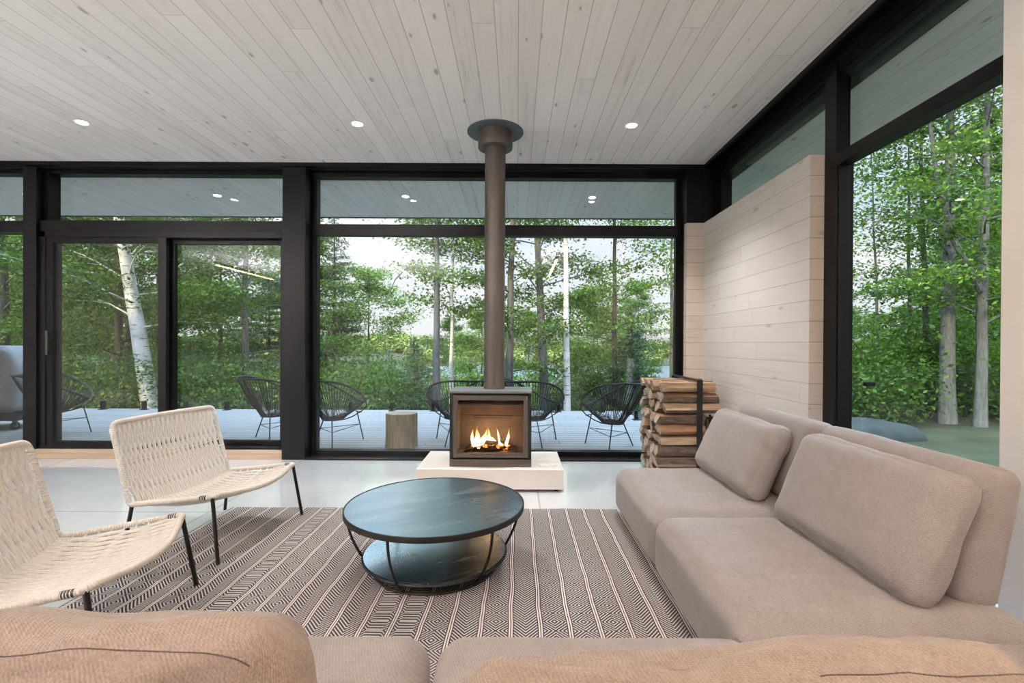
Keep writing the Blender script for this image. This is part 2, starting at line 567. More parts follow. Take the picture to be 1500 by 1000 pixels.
# leaves
def leaf_mat(name, cols, transl=0.35):
    m, t, out = mat_base(name)
    g = t.node('ShaderNodeNewGeometry')
    oi = t.node('ShaderNodeObjectInfo')
    v, x, y, z = t.coords()
    big = t.noise(v, 0.7, 2, 0.5)
    f = t.math('ADD', t.math('MULTIPLY', g.outputs['Random Per Island'], 0.55), t.math('ADD', t.math('MULTIPLY', big, 0.45), t.math('MULTIPLY', t.math('SUBTRACT', oi.outputs['Random'], 0.5), 0.4)))
    col = t.ramp(f, cols)
    d = t.node('ShaderNodeBsdfDiffuse')
    t.l.new(col, d.inputs[0])
    tr = t.node('ShaderNodeBsdfTranslucent')
    t.l.new(t.mix(0.5, col, (0.13, 0.22, 0.025)), tr.inputs[0])
    gl = t.node('ShaderNodeBsdfGlossy')
    gl.inputs['Roughness'].default_value = 0.45
    gl.inputs['Color'].default_value = (0.5, 0.55, 0.5, 1)
    mx = t.node('ShaderNodeMixShader')
    mx.inputs[0].default_value = transl
    t.l.new(d.outputs[0], mx.inputs[1])
    t.l.new(tr.outputs[0], mx.inputs[2])
    m2 = t.node('ShaderNodeMixShader')
    m2.inputs[0].default_value = 0.025
    t.l.new(mx.outputs[0], m2.inputs[1])
    t.l.new(gl.outputs[0], m2.inputs[2])
    t.l.new(m2.outputs[0], out.inputs[0])
    return m


M_LEAF = leaf_mat('maple_leaves', [(0.15, (0.015, 0.042, 0.006)), (0.5, (0.044, 0.094, 0.010)), (0.8, (0.115, 0.185, 0.018)), (0.97, (0.27, 0.29, 0.042))])
M_LEAF2 = leaf_mat('birch_leaves', [(0.15, (0.024, 0.060, 0.009)), (0.5, (0.068, 0.138, 0.016)), (0.9, (0.18, 0.27, 0.034))])
M_NEEDLE = leaf_mat('spruce_needles', [(0.15, (0.020, 0.052, 0.028)), (0.5, (0.036, 0.088, 0.045)), (0.9, (0.075, 0.14, 0.07))], 0.15)
M_FAR = leaf_mat('distant_leaves', [(0.15, (0.07, 0.12, 0.035)), (0.5, (0.14, 0.19, 0.05)), (0.9, (0.30, 0.30, 0.09))], 0.25)
M_BARK = speckled('grey_bark', (0.075, 0.066, 0.057), (0.17, 0.155, 0.14), 7, 0.9, 0.0, 0.1, bump=0.8, stretch=(4, 4, 0.8))
M_BARKPALE = speckled('pale_grey_bark', (0.060, 0.061, 0.060), (0.125, 0.125, 0.123), 6, 0.9, 0.0, 0.1, bump=0.6, stretch=(4, 4, 0.8))
M_BARKDARK = speckled('dark_bark', (0.035, 0.028, 0.023), (0.08, 0.066, 0.055), 8, 0.9, 0.0, 0.1, bump=0.8, stretch=(4, 4, 0.8))
M_BIRCH, t, p = principled('birch_bark', (0.6, 0.57, 0.53), 0.8, 0.0, 0.2)
v, x, y, z = t.coords()
b1 = t.noise(t.vec(t.math('MULTIPLY', x, 3.0), t.math('MULTIPLY', y, 3.0), t.math('MULTIPLY', z, 22.0)), 1.0, 3, 0.6)
b2 = t.noise(v, 3.0, 4, 0.6)
bc = t.mix(t.ramp(b2, [(0.35, 0.0), (0.7, 1.0)]), (0.60, 0.57, 0.53), (0.40, 0.36, 0.32))
bc = t.mix(t.ramp(b1, [(0.60, 0.0), (0.66, 1.0)]), bc, (0.07, 0.06, 0.05))
t.put(p.inputs['Base Color'], bc)
M_GROUND = speckled('forest_floor', (0.022, 0.024, 0.013), (0.060, 0.058, 0.032), 1.1, 1.0, 0.0, 0.05, detail=8)
M_ROCK = speckled('grey_boulder', (0.014, 0.016, 0.014), (0.042, 0.043, 0.038), 3, 0.9, 0.0, 0.2, bump=0.6, detail=8)
M_WATER, t, p = principled('lake_water', (0.03, 0.045, 0.048), 0.28, 0.0, 0.6)
v, x, y, z = t.coords()
wn = t.noise(t.vec(t.math('MULTIPLY', x, 0.5), t.math('MULTIPLY', y, 1.2), 0.0), 1.0, 4, 0.6)
t.l.new(t.bump(wn, 0.8, 0.25), p.inputs['Normal'])

# ------------------------------------------------------------------ the setting: room shell
XL, YB = -9.2, -5.0
ZC = 3.11
WX = 1.95       # inner face of the clad wall
GX = 2.12       # glass plane on the right
GY = 5.22       # glass plane at the front


def struct(mb, name, mats, bevel=0.0, parent=None, smooth=False):
    o = mb.build(name, mats, parent, smooth, bevel)
    if parent is None:
        o['kind'] = 'structure'
    return o


struct(MB().box(XL, 2.30, YB, 5.30, -0.15, 0.0), 'floor', M_FLOOR)
struct(MB().box(XL, WX, YB, 5.0, ZC, ZC + 0.12), 'ceiling', M_CEIL)
sof = MB().box(XL - 2.5, 3.22, 5.30, 7.16, ZC, ZC + 0.12)
sof.box(2.24, 3.22, YB, 5.30, ZC, ZC + 0.12)
struct(sof, 'trim_1', M_CEIL)
roof = MB().box(XL - 2.55, 3.27, YB - 0.1, 7.2, ZC + 0.20, ZC + 0.45)
roof.box(XL - 2.55, 3.27, 7.165, 7.2, ZC - 0.01, ZC + 0.2)
roof.box(3.225, 3.27, YB, 7.165, ZC - 0.01, ZC + 0.2)
struct(roof, 'roof', M_BLACK)
struct(MB().box(XL, 2.35, YB - 0.15, YB, 0, ZC + 0.2), 'wall_rear', M_WHITE)
struct(MB().box(XL - 0.15, XL, YB, 5.3, 0, ZC + 0.2), 'wall_left', M_WHITE)
# white wall at the right, beside the big side window
struct(MB().box(2.045, 2.38, YB, 2.02, 0, ZC + 0.2), 'wall_right', M_WHITE)
# wood-clad half wall
wood = MB().box(WX, 2.045, 3.19, 5.0, 0, 2.50)
ww = struct(wood, 'wall_wood', [M_WALLW, M_WALLWX])
for pl in ww.data.polygons:
    if abs(pl.normal.y) > 0.5:
        pl.material_index = 1
struct(MB().box(1.772, WX, 5.0, 5.08, 0, 2.50), 'wall_corner', M_WALLWX)
struct(MB().box(2.045, 2.24, 3.19, 5.26, 0, 2.44), 'wall_outer', M_BLACK)
# corner post
struct(MB().box(1.772, WX, 5.005, 5.26, 2.50, ZC + 0.15).box(1.775, WX, 5.08, 5.26, 0, 2.5).box(WX, 2.24, 5.0, 5.26, 2.44, ZC + 0.15), 'column_corner', M_BLACK, 0.002)
struct(MB().box(-2.457, -2.214, 5.0, 5.26, 0, 3.06), 'column_front', M_BLACK, 0.003)
bm_ = MB().box(XL, 2.0, 5.0, 5.06, 3.07, ZC + 0.2).box(XL, 1.95, 5.06, 5.30, 3.06, ZC + 0.2)
struct(bm_, 'beam_front', M_BLACK, 0.002)
# right header with a shallow shade pocket
bs = MB()
bs.box(WX - 0.002, WX + 0.02, 1.9, 5.0, 3.075, ZC + 0.2)
bs.box(WX + 0.02, 2.10, 1.9, 5.0, 3.13, ZC + 0.2)
bs.box(2.05, 2.09, 1.9, 5.0, 3.05, 3.13)
bs.box(2.075, 2.24, 1.9, 5.0, 2.945, ZC + 0.2)
bs.box(2.062, 2.08, 1.9, 5.0, 2.99, 3.05)
struct(bs, 'beam_right', M_BLACK, 0.002)


def window(name, frame_mb, panes):
    e = empty(name, kind='structure')
    frame_mb.build('frame', M_BLACK, e, bevel=0.002)
    for b in panes:
        MB().box(*b).build('glass_pane', M_GLASS, e)
    return e


GT = 0.012
# far-left window
f = MB().box(-5.19, -5.05, 5.02, 5.24, 0, 3.06)
f.box(XL, -5.19, 5.10, 5.24, 2.39, 2.51).box(XL, -5.19, 5.10, 5.24, 0.0, 0.10).box(XL, -5.19, 5.12, 5.24, 3.02, 3.06)
window('window_1', f, [(XL, -5.19, GY, GY + GT, 0.1, 2.39), (XL, -5.19, GY, GY + GT, 2.51, 3.02)])
# light above the sliding door
f = MB().box(-5.05, -2.457, 5.06, 5.24, 2.39, 2.51).box(-5.05, -2.457, 5.12, 5.24, 3.02, 3.06).box(-5.05, -5.0, 5.1, 5.24, 2.51, 3.02).box(-2.50, -2.457, 5.14, 5.24, 2.51, 3.02)
window('window_2', f, [(-5.0, -2.50, GY, GY + GT, 2.51, 3.02)])
# big front window
f = MB().box(-2.214, -2.165, 5.17, 5.26, 0.0, 3.06).box(1.72, 1.775, 5.19, 5.26, 0.0, 3.06)
f.box(-2.165, 1.72, 5.15, 5.26, 2.39, 2.505).box(-2.165, 1.72, 5.15, 5.26, 0.0, 0.065).box(-2.165, 1.72, 5.15, 5.26, 3.01, 3.06)
wn3 = window('window_3', f, [(-2.165, 1.72, GY, GY + GT, 0.065, 2.39), (-2.165, 1.72, GY, GY + GT, 2.505, 3.01)])
struct(MB().box(-2.214, 1.775, 5.012, 5.17, 0.0, 0.012), 'trim_2', M_SILL, 0.002)
struct(MB().box(-2.214, 1.775, 4.99, 5.012, 0.0, 0.016), 'trim_3', M_BLACK, 0.002)
# right clerestory above the clad wall
f = MB().box(2.07, 2.16, 4.86, 5.0, 2.44, 2.99).box(2.05, 2.16, 3.19, 4.86, 2.44, 2.47)
window('window_4', f, [(GX, GX + GT, 3.19, 4.86, 2.47, 2.945)])
# right big side window
f = MB().box(2.045, 2.136, 3.075, 3.19, 0.0, 3.05).box(2.06, 2.125, 3.066, 3.075, 0.0, 2.385)
f.box(2.045, 2.136, 2.02, 3.075, 2.385, 2.46).box(2.08, 2.136, 2.02, 3.075, 0.0, 0.07)
window('window_5', f, [(GX, GX + GT, 2.02, 3.075, 0.07, 2.385), (GX, GX + GT, 2.02, 3.075, 2.46, 2.945)])

# sliding door
d1 = empty('door_1', kind='structure')
f = MB().box(-5.05, -4.985, 5.05, 5.24, 0.10, 2.39).box(-2.50, -2.457, 5.08, 5.24, 0.10, 2.39).box(-5.05, -2.457, 5.05, 5.24, 2.33, 2.39).box(-5.05, -2.457, 5.04, 5.24, 0.095, 0.12)
f.build('frame', M_BLACK, d1, bevel=0.002)
lf = MB().box(-4.985, -4.915, 5.06, 5.11, 0.12, 2.33).box(-3.80, -3.715, 5.06, 5.11, 0.12, 2.33).box(-4.915, -3.80, 5.06, 5.11, 0.12, 0.17).box(-4.915, -3.80, 5.06, 5.11, 2.27, 2.33)
leaf1 = lf.build('sliding_panel', M_BLACK, d1, bevel=0.002)
MB().box(-4.915, -3.80, 5.08, 5.092, 0.17, 2.27).build('glass_pane', M_GLASS, leaf1)
hb = MB().box(-4.962, -4.938, 5.025, 5.035, 1.08, 1.34).box(-4.958, -4.942, 5.035, 5.06, 1.10, 1.12).box(-4.958, -4.942, 5.035, 5.06, 1.30, 1.32)
hb.build('door_handle', M_SILL, leaf1, bevel=0.002)
rf = MB().box(-3.76, -3.69, 5.15, 5.20, 0.12, 2.33).box(-2.55, -2.50, 5.15, 5.20, 0.12, 2.33).box(-3.69, -2.55, 5.15, 5.20, 0.12, 0.17).box(-3.69, -2.55, 5.15, 5.20, 2.28, 2.33)
leaf2 = rf.build('fixed_panel', M_BLACK, d1, bevel=0.002)
MB().box(-3.69, -2.55, 5.17, 5.182, 0.17, 2.28).build('glass_pane', M_GLASS, leaf2)
struct(MB().box(XL, -2.457, 5.0, 5.24, 0.0, 0.05).box(XL, -2.457, 5.015, 5.24, 0.05, 0.095), 'trim_4', M_OAK, 0.003)

# ------------------------------------------------------------------ outside setting
DZ = -0.03
struct(MB().box(-14.0, 2.06, 5.30, 8.98, DZ - 0.12, DZ), 'deck', M_DECK)


def smooth01(a, b, v):
    q = max(0.0, min(1.0, (v - a) / (b - a)))
    return q * q * (3 - 2 * q)


def ground_z(x, y):
    side = smooth01(1.5, 4.5, x)
    slope = -1.0 - 4.4 * smooth01(7, 44, y)
    slope -= 0.4 * smooth01(44, 50, y) * (1 - smooth01(125, 135, y))
    far = 3.2 * smooth01(128, 200, y)
    z = slope + far
    right = -0.45 - 0.5 * smooth01(8, 20, y) - 3.2 * smooth01(18, 50, y)
    right = right + 0.03 * max(0, x - 4)
    s2 = side * (1 - smooth01(25, 60, y))
    z = z * (1 - s2) + right * s2
    lf_ = smooth01(-18, -45, x) if x < 0 else 0
    lf_ = max(0.0, min(1.0, (-x - 18) / 27.0))
    z += lf_ * 3.0 * smooth01(10, 30, y)
    z += 0.12 * mnoise.noise(Vector((x * 0.4, y * 0.4, 0)))
    return z


g = MB()
xs = list(np.concatenate([np.linspace(-170, -32, 24), np.linspace(-30, 30, 76), np.linspace(32, 170, 24)]))
ys = list(np.concatenate([np.linspace(-4, 24, 36), np.linspace(25, 60, 26), np.linspace(63, 230, 40)]))
vs = [(xx, yy, ground_z(xx, yy) if not (XL - 3 < xx < 2.3 and yy < 5.3) else -1.0) for yy in ys for xx in xs]
nx = len(xs)
fs = [(j * nx + i, j * nx + i + 1, (j + 1) * nx + i + 1, (j + 1) * nx + i) for j in range(len(ys) - 1) for i in range(nx - 1)]
g.add(vs, fs)
struct(g, 'ground', M_GROUND, smooth=True)
struct(MB().add([(-200, 40, -5.15), (200, 40, -5.15), (200, 140, -5.15), (-200, 140, -5.15)], [(0, 1, 2, 3)]), 'lake', M_WATER)


# ------------------------------------------------------------------ lamps
def downlight(x, y, label, group, strength, z=ZC):
    e = empty('recessed_light', (x, y, z), 0, label, 'light', group)
    MB().lathe([(0.040, 0.0), (0.058, -0.004), (0.062, -0.001), (0.062, 0.002)], n=32).build('trim_ring', M_TRIMWHITE, e, True)
    MB().lathe([(0.0005, -0.0025), (0.041, -0.0025), (0.041, 0.0), (0.0005, 0.0)], n=32).build('lamp_lens', M_LENS, e)
    if strength:
        l = bpy.data.lights.new('downlight', 'SPOT')
        l.energy = strength
        l.color = LAMP
        l.spot_size = R(105)
        l.spot_blend = 0.8
        l.shadow_soft_size = 0.05
        lo = bpy.data.objects.new('downlight', l)
        lo.location = (0, 0, -0.02)
        COL.objects.link(lo)
        lo.parent = e
    return e


for xx, lb in ((-3.75, 'recessed ceiling downlight above the white rope chairs, leftmost in the room'), (-1.38, 'recessed ceiling downlight between the chairs and the flue pipe'), (0.98, 'recessed ceiling downlight to the right of the flue collar')):
    downlight(xx, 4.12, lb, 'downlights in the room ceiling', P_DOWN)
for yy in (1.75, -0.7, -3.2):  # unseen lamps, added to raise the brightness of the room
    for xx in (-6.1, -3.75, -1.38, 0.98):
        if yy > -3 and xx > -2:
            continue
        downlight(xx, yy, 'unseen ceiling downlight added behind the viewer to brighten the room', 'added downlights behind the viewer', P_DOWN * 0.5)
for xx, lb in ((-6.3, 'recessed soffit light outside, above the covered grill'), (-3.86, 'recessed soffit light outside, above the sliding door'), (-1.44, 'recessed soffit light outside, left of the flue pipe'), (0.96, 'recessed soffit light outside, right of the flue pipe')):
    downlight(xx, 6.15, lb, 'downlights in the outside soffit', 12.0)


def linear_light(x, y0, y1, z, label, fu=1.0, fd=1.0):
    yc = (y0 + y1) / 2
    e = empty('linear_ceiling_light', (x, yc, z), 0, label, 'light', 'linear lights on the ceiling')
    h = (y1 - y0) / 2
    MB().box(-0.03, 0.03, -h, h, 0.0, 0.05).build('housing', M_BLACKSTEEL, e, bevel=0.002)
    MB().box(-0.024, 0.024, -h + 0.01, h - 0.01, -0.006, 0.0).build('diffuser', M_LINELED, e)
    for s in (-h * 0.8, h * 0.8):
        MB().tube([(0, s, 0.05), (0, s, ZC - z)], 0.003, 6).build('hanging_rod', M_BLACKSTEEL, e)
    for nm, en, rx, dz in (('uplight', P_LINE_UP * fu, 180, 0.055), ('downlight_strip', P_LINE_DN * fd, 0, -0.02)):
        l = bpy.data.lights.new(nm, 'AREA')
        l.shape = 'RECTANGLE'
        l.size = 0.05
        l.size_y = 2 * h
        l.energy = en
        l.color = LAMP if nm == 'uplight' else WARM
        lo = bpy.data.objects.new(nm, l)
        lo.location = (0, 0, dz)
        lo.rotation_euler = (R(rx), 0, 0)
        COL.objects.link(lo)
        lo.parent = e


linear_light(0.77, -1.2, 1.15, 2.88, 'linear ceiling light hung over the front sofa, behind the viewer', 0.06, 1.5)
linear_light(-2.6, -2.0, 0.4, 2.88, 'unseen linear light added mid-room behind the viewer to brighten the ceiling')  # extra unseen light, added for its upward glow on the ceiling
linear_light(-6.4, -2.2, 0.2, 2.88, 'linear ceiling light hung at the left end of the room')


# ------------------------------------------------------------------ hearth, stove, flue
HX0, HX1, HY0, HY1, HZ = -0.83, 0.395, 3.95, 4.62, 0.186
hb = empty('hearth_bench', ((HX0 + HX1) / 2, (HY0 + HY1) / 2, 0), 0, 'low white hearth platform under the wood stove', 'platform')
w2, d2 = (HX1 - HX0) / 2, (HY1 - HY0) / 2
MB().box(-w2, w2, -d2, d2, 0.022, HZ).build('bench_box', M_HEARTH, hb, bevel=0.003)
for sx in (-1, 1):
    for sy in (-1, 1):
        MB().lathe([(0.016, 0), (0.018, 0.004), (0.014, 0.022)], (sx * (w2 - 0.06), sy * (d2 - 0.05), 0), 16).build('foot', M_BLACKSTEEL, hb, True)

SX0, SX1, SY0, SY1, SZ1 = -0.565, 0.128, 4.04, 4.44, 0.828
st = empty('wood_stove', ((SX0 + SX1) / 2, SY0, HZ), 0, 'boxy bronze-grey steel wood stove with a lit fire on the white hearth', 'stove')
sw = (SX1 - SX0) / 2
SH = SZ1 - HZ
SD = SY1 - SY0
body = MB()
body.box(-sw, -sw + 0.025, 0.004, SD, 0.0, SH - 0.02)
body.box(sw - 0.025, sw, 0.004, SD, 0.0, SH - 0.02)
body.box(-sw + 0.025, sw - 0.025, SD - 0.03, SD, 0.0, SH - 0.02)
body.box(-sw + 0.025, sw - 0.025, 0.03, SD - 0.03, 0.0, 0.085)
body.box(-sw + 0.025, sw - 0.025, 0.03, SD - 0.03, SH - 0.08, SH - 0.02)
body.build('stove_body', M_STOVEDARK, st, bevel=0.002)
MB().box(-sw - 0.004, sw + 0.004, -0.012, SD + 0.005, SH - 0.02, SH).build('top_plate', M_STOVETOP, st, bevel=0.002)
MB().box(-sw + 0.003, sw - 0.003, -0.004, 0.012, 0.0, 0.062).build('base_strip', M_STOVE, st, bevel=0.002)
dz0, dz1 = 0.076, SH - 0.040
dw = sw - 0.028
dr = MB()
fw = 0.040
dr.box(-dw, -dw + fw, -0.002, 0.028, dz0, dz1).box(dw - fw, dw, -0.002, 0.028, dz0, dz1).box(-dw + fw, dw - fw, -0.002, 0.028, dz0, dz0 + fw).box(-dw + fw, dw - fw, -0.002, 0.028, dz1 - fw, dz1)
door = dr.build('stove_door', M_STOVE, st, bevel=0.003)
MB().box(-dw + fw, dw - fw, 0.012, 0.018, dz0 + fw, dz1 - fw).build('door_glass', M_FIREGLASS, door)
MB().box(dw - 0.020, dw - 0.008, -0.016, -0.002, dz1 - 0.035, dz1 - 0.004).build('door_latch', M_STOVETOP, door, bevel=0.002)
# firebox lining with a row of air holes
M_BRICK = speckled('tan_firebrick', (0.17, 0.135, 0.115), (0.25, 0.20, 0.17), 9, 0.9, bump=0.3)
lin = MB()
iw = dw - 0.03
lin.box(-iw, iw, SD - 0.07, SD - 0.05, 0.085, SH - 0.08)
lin.box(-iw - 0.02, -iw, 0.05, SD - 0.05, 0.085, SH - 0.08).box(iw, iw + 0.02, 0.05, SD - 0.05, 0.085, SH - 0.08)
lin.box(-iw, iw, 0.05, SD - 0.05, 0.085, 0.10)
fl = lin.build('firebox_lining', M_BRICK, st, bevel=0.004)
ah = MB()
for k in range(22):
    for r_ in range(2):
        ah.box(-0.17 + k * 0.016, -0.162 + k * 0.016, SD - 0.073, SD - 0.0705, 0.36 + r_ * 0.018, 0.367 + r_ * 0.018)
ah.build('air_hole_row', M_STOVEDARK, fl)
MB().box(-iw, iw, SD - 0.0725, SD - 0.070, 0.385, 0.389).build('lining_joint', M_STOVEDARK, fl)
MB().box(-iw, iw, 0.06, 0.30, SH - 0.125, SH - 0.112).build('baffle_plate', M_STOVEDARK, fl)
# fire: bed of embers, split logs and flames
M_EMBER, t, out = mat_base('glowing_embers')
e_ = t.node('ShaderNodeEmission')
v, x, y, z = t.coords()
en = t.noise(v, 34.0, 3, 0.6)
t.put(e_.inputs[0], t.ramp(en, [(0.4, (0.05, 0.012, 0.006)), (0.58, (0.9, 0.16, 0.03)), (0.75, (1.0, 0.45, 0.12))]))
e_.inputs[1].default_value = 1.3
df = t.node('ShaderNodeBsdfDiffuse')
df.inputs[0].default_value = (0.08, 0.06, 0.05, 1)
ad = t.node('ShaderNodeAddShader')
t.l.new(e_.outputs[0], ad.inputs[0])
t.l.new(df.outputs[0], ad.inputs[1])
t.l.new(ad.outputs[0], out.inputs[0])
rng = random.Random(5)
ash_m = speckled('ash_and_char', (0.03, 0.026, 0.024), (0.12, 0.105, 0.095), 40, 0.95, bump=0.5)
bed = MB()
n_ = 26
for j in range(12):
    for i in range(n_):
        pass
gv_ = []
for j in range(12):
    for i in range(n_):
        xx = -0.23 + 0.46 * i / (n_ - 1)
        yy = 0.07 + 0.22 * j / 11
        hgt = 0.05 * (1 - (2 * i / (n_ - 1) - 1) ** 2) + 0.018 * mnoise.noise(Vector((xx * 40, yy * 40, 2))) + 0.012
        gv_.append((xx, yy, 0.098 + max(0.0, hgt)))
bed.add(gv_, [(j * n_ + i, j * n_ + i + 1, (j + 1) * n_ + i + 1, (j + 1) * n_ + i) for j in range(11) for i in range(n_ - 1)])
sc_ = (SX0 + SX1) / 2
fire_root = empty('fire', (sc_, SY0, HZ), 0, 'small wood fire with yellow flames inside the stove', 'fire')
bed.build('ash_bed', ash_m, fire_root, True)
for k in range(34):
    a = rng.uniform(-0.17, 0.17)
    b = rng.uniform(0.06, 0.2)
    r_ = rng.uniform(0.008, 0.018)
    q = rbox(r_ * 2.2, r_ * 1.8, r_ * 1.6, r_ * 0.4, 2)
    hot = rng.random() < 0.42 + 0.4 * (a > 0.04)
    o = q.build('ember' if hot else 'coal', M_EMBER if hot else ash_m, fire_root, loc=(a, b, 0.112 + 0.044 * (1 - (a / 0.2) ** 2) + rng.uniform(0, 0.012)))
    o.rotation_euler = (rng.random() * 3, rng.random() * 3, rng.random() * 3)

M_FLAME, t, out = mat_base('flame')
v, x, y, z = t.coords()
fn_ = t.noise(v, 22.0, 3, 0.6)
hz_ = t.math('ADD', t.math('MULTIPLY', z, 6.0), t.math('MULTIPLY', t.math('SUBTRACT', fn_, 0.5), 0.5))
fc = t.ramp(hz_, [(0.0, (1.0, 0.62, 0.22)), (0.3, (1.0, 0.80, 0.45)), (0.65, (1.0, 0.55, 0.16)), (1.0, (0.9, 0.26, 0.04))])
e_ = t.node('ShaderNodeEmission')
t.put(e_.inputs[0], fc)
t.put(e_.inputs[1], t.ramp(hz_, [(0.0, 2.2), (0.4, 2.6), (0.8, 1.4), (1.0, 0.7)]))
tr_ = t.node('ShaderNodeBsdfTransparent')
lw = t.node('ShaderNodeLayerWeight')
lw.inputs[0].default_value = 0.5
op = t.math('MULTIPLY', t.ramp(lw.outputs['Facing'], [(0.25, 0.95), (0.95, 0.0)]), t.ramp(hz_, [(0.45, 1.0), (1.05, 0.35)]))
mx = t.node('ShaderNodeMixShader')
t.l.new(op, mx.inputs[0])
t.l.new(tr_.outputs[0], mx.inputs[1])
t.l.new(e_.outputs[0], mx.inputs[2])
t.l.new(mx.outputs[0], out.inputs[0])


def flame(x, y, z, h, wd, lean, seed):
    rg = random.Random(seed)
    mb = MB()
    pts, rs = [], []
    n = 12
    ph = rg.uniform(0, 6)
    for i in range(n):
        tt = i / (n - 1)
        pts.append((lean * h * tt ** 1.4 + 0.10 * wd * math.sin(ph + tt * 7) * 2.2 * tt, 0.012 * math.sin(ph * 2 + tt * 5), h * tt))
        rs.append(max(0.0008, wd * (math.sin(math.pi * min(1, tt * 0.8 + 0.2)) ** 0.9) * (1 - tt) ** 0.55 * 0.72))
    mb.tube(pts, rs, 10)
    o = mb.build('flame', M_FLAME, fire_root, True, loc=(x, y, z))
    return o


FL = [(-0.155, 0.15, 0.135, 0.16, 0.036, -0.10, 1), (-0.125, 0.16, 0.13, 0.20, 0.040, 0.02, 2), (-0.085, 0.15, 0.125, 0.155, 0.042, 0.25, 3), (-0.055, 0.17, 0.13, 0.175, 0.030, 0.05, 4),
      (-0.02, 0.16, 0.14, 0.19, 0.026, -0.05, 5), (0.02, 0.15, 0.13, 0.11, 0.042, -0.55, 6), (0.06, 0.16, 0.125, 0.10, 0.040, -0.75, 7), (0.10, 0.15, 0.12, 0.085, 0.038, -0.6, 8), (0.125, 0.15, 0.125, 0.13, 0.024, 0.30, 9),
      (0.135, 0.16, 0.15, 0.15, 0.018, 0.15, 10), (0.07, 0.17, 0.17, 0.13, 0.014, -0.2, 11), (-0.105, 0.14, 0.12, 0.09, 0.040, 0.0, 12)]
for a in FL:
    flame(*a)
fl_l = bpy.data.lights.new('firelight', 'POINT')
fl_l.energy = 0.8
fl_l.color = (1.0, 0.50, 0.18)
fl_l.shadow_soft_size = 0.06
flo = bpy.data.objects.new('firelight', fl_l)
flo.location = (0, 0.12, 0.24)
COL.objects.link(flo)
flo.parent = fire_root


def split_log(length, wy, hz, seed, tip=0.0):
    """split firewood: wedge-like section along x, bark on one or two faces"""
    rg = random.Random(seed)
    nvt = rg.choice((4, 5, 5, 6, 6))
    a0 = rg.uniform(0, 2 * math.pi)
    sec = []
    for q in range(nvt):
        an = a0 + 2 * math.pi * (q + rg.uniform(-0.22, 0.22)) / nvt
        ca, sa = math.cos(an), math.sin(an)
        m_ = max(abs(ca), abs(sa))
        rd = 0.5 / (m_ ** 0.7) * rg.uniform(0.88, 1.0)
        sec.append((max(-0.5, min(0.5, ca * rd)), max(-0.5, min(0.5, sa * rd))))
    b0 = rg.randrange(nvt)
    bark = {b0, (b0 + 1) % nvt} if rg.random() < 0.6 else {b0}
    bend = rg.uniform(-1, 1)
    sub = []
    fb = []
    K = len(sec)
    for i in range(K):
        a, b = sec[i], sec[(i + 1) % K]
        for q in range(3):
            s = q / 3.0
            sub.append((a[0] * (1 - s) + b[0] * s, a[1] * (1 - s) + b[1] * s))
            fb.append(i in bark)
    K = len(sub)
    n = 13
    mb = MB()
    vs = []
    tilt0, tilt1 = rg.uniform(-.02, .02), rg.uniform(-.02, .02)
    for i in range(n):
        tt = i / (n - 1)
        for k, (a, b) in enumerate(sub):
            nz = mnoise.noise(Vector((tt * 3.0 + seed * 1.7, a * 4.5, b * 4.5)))
            n2 = mnoise.noise(Vector((tt * 13.0 + seed, a * 9, b * 9)))
            s = 0.95 + 0.11 * nz + 0.05 * n2
            s = min(s, 1.03)
            endj = 0.0
            if i == 0:
                endj = tilt0 * 2 * b + 0.004 * n2
            if i == n - 1:
                endj = tilt1 * 2 * b + 0.004 * n2
            vs.append((-length / 2 + length * tt + endj, a * wy * s + 0.006 * bend * math.sin(math.pi * tt), b * hz * s + 0.004 * bend * math.sin(math.pi * tt * 1.3)))
    for i in range(n - 1):
        for k in range(K):
            k2 = (k + 1) % K
            mb.add([], [])
    o = 0
    mb.v.extend(vs)
    for i in range(n - 1):
        for k in range(K):
            k2 = (k + 1) % K
            mb.f.append((i * K + k, (i + 1) * K + k, (i + 1) * K + k2, i * K + k2))
            mb.m.append(1 if fb[k] else 0)
    mb.f.append(tuple(range(K)))
    mb.m.append(2)
    mb.f.append(tuple((n - 1) * K + k for k in range(K - 1, -1, -1)))
    mb.m.append(2)
    return mb


M_CHAR = speckled('charred_wood', (0.025, 0.02, 0.018), (0.10, 0.08, 0.065), 30, 0.95, bump=0.5)
for (a, b, c, ry, rz, L_) in ((0.0, 0.20, 0.135, 4, 8, 0.36), (-0.03, 0.13, 0.125, -5, -14, 0.26), (0.06, 0.15, 0.155, 12, 20, 0.24)):
    lg = split_log(L_, 0.065, 0.055, int(a * 100) + 77)
    o = lg.build('burning_log', [M_CHAR, M_CHAR, M_CHAR], fire_root, True, loc=(a, b, c))
    o.rotation_euler = (0, R(ry), R(rz))

# flue
PX, PY, PR = -0.200, 4.26, 0.091
fp = empty('flue_pipe', (PX, PY, SZ1), 0, 'tall bronze-grey steel flue pipe rising from the wood stove to the ceiling', 'pipe')
LH = ZC - SZ1
MB().lathe([(PR + 0.004, 0.0), (PR + 0.004, 0.035), (PR, 0.037), (PR, 0.43), (PR + 0.002, 0.432), (PR + 0.002, 0.447), (PR, 0.449), (PR, LH - 0.001)], n=56).build('pipe', M_FLUE, fp, True)
MB().lathe([(0.25, LH - 0.008), (0.25, LH - 0.0005)], n=64).build('ceiling_plate', M_FLUECOL, fp)
MB().lathe([(0.100, LH - 0.15), (0.150, LH - 0.15), (0.153, LH - 0.145), (0.153, LH - 0.085), (0.149, LH - 0.083), (0.149, LH - 0.008)], n=56).build('ceiling_collar', M_FLUE, fp, True)
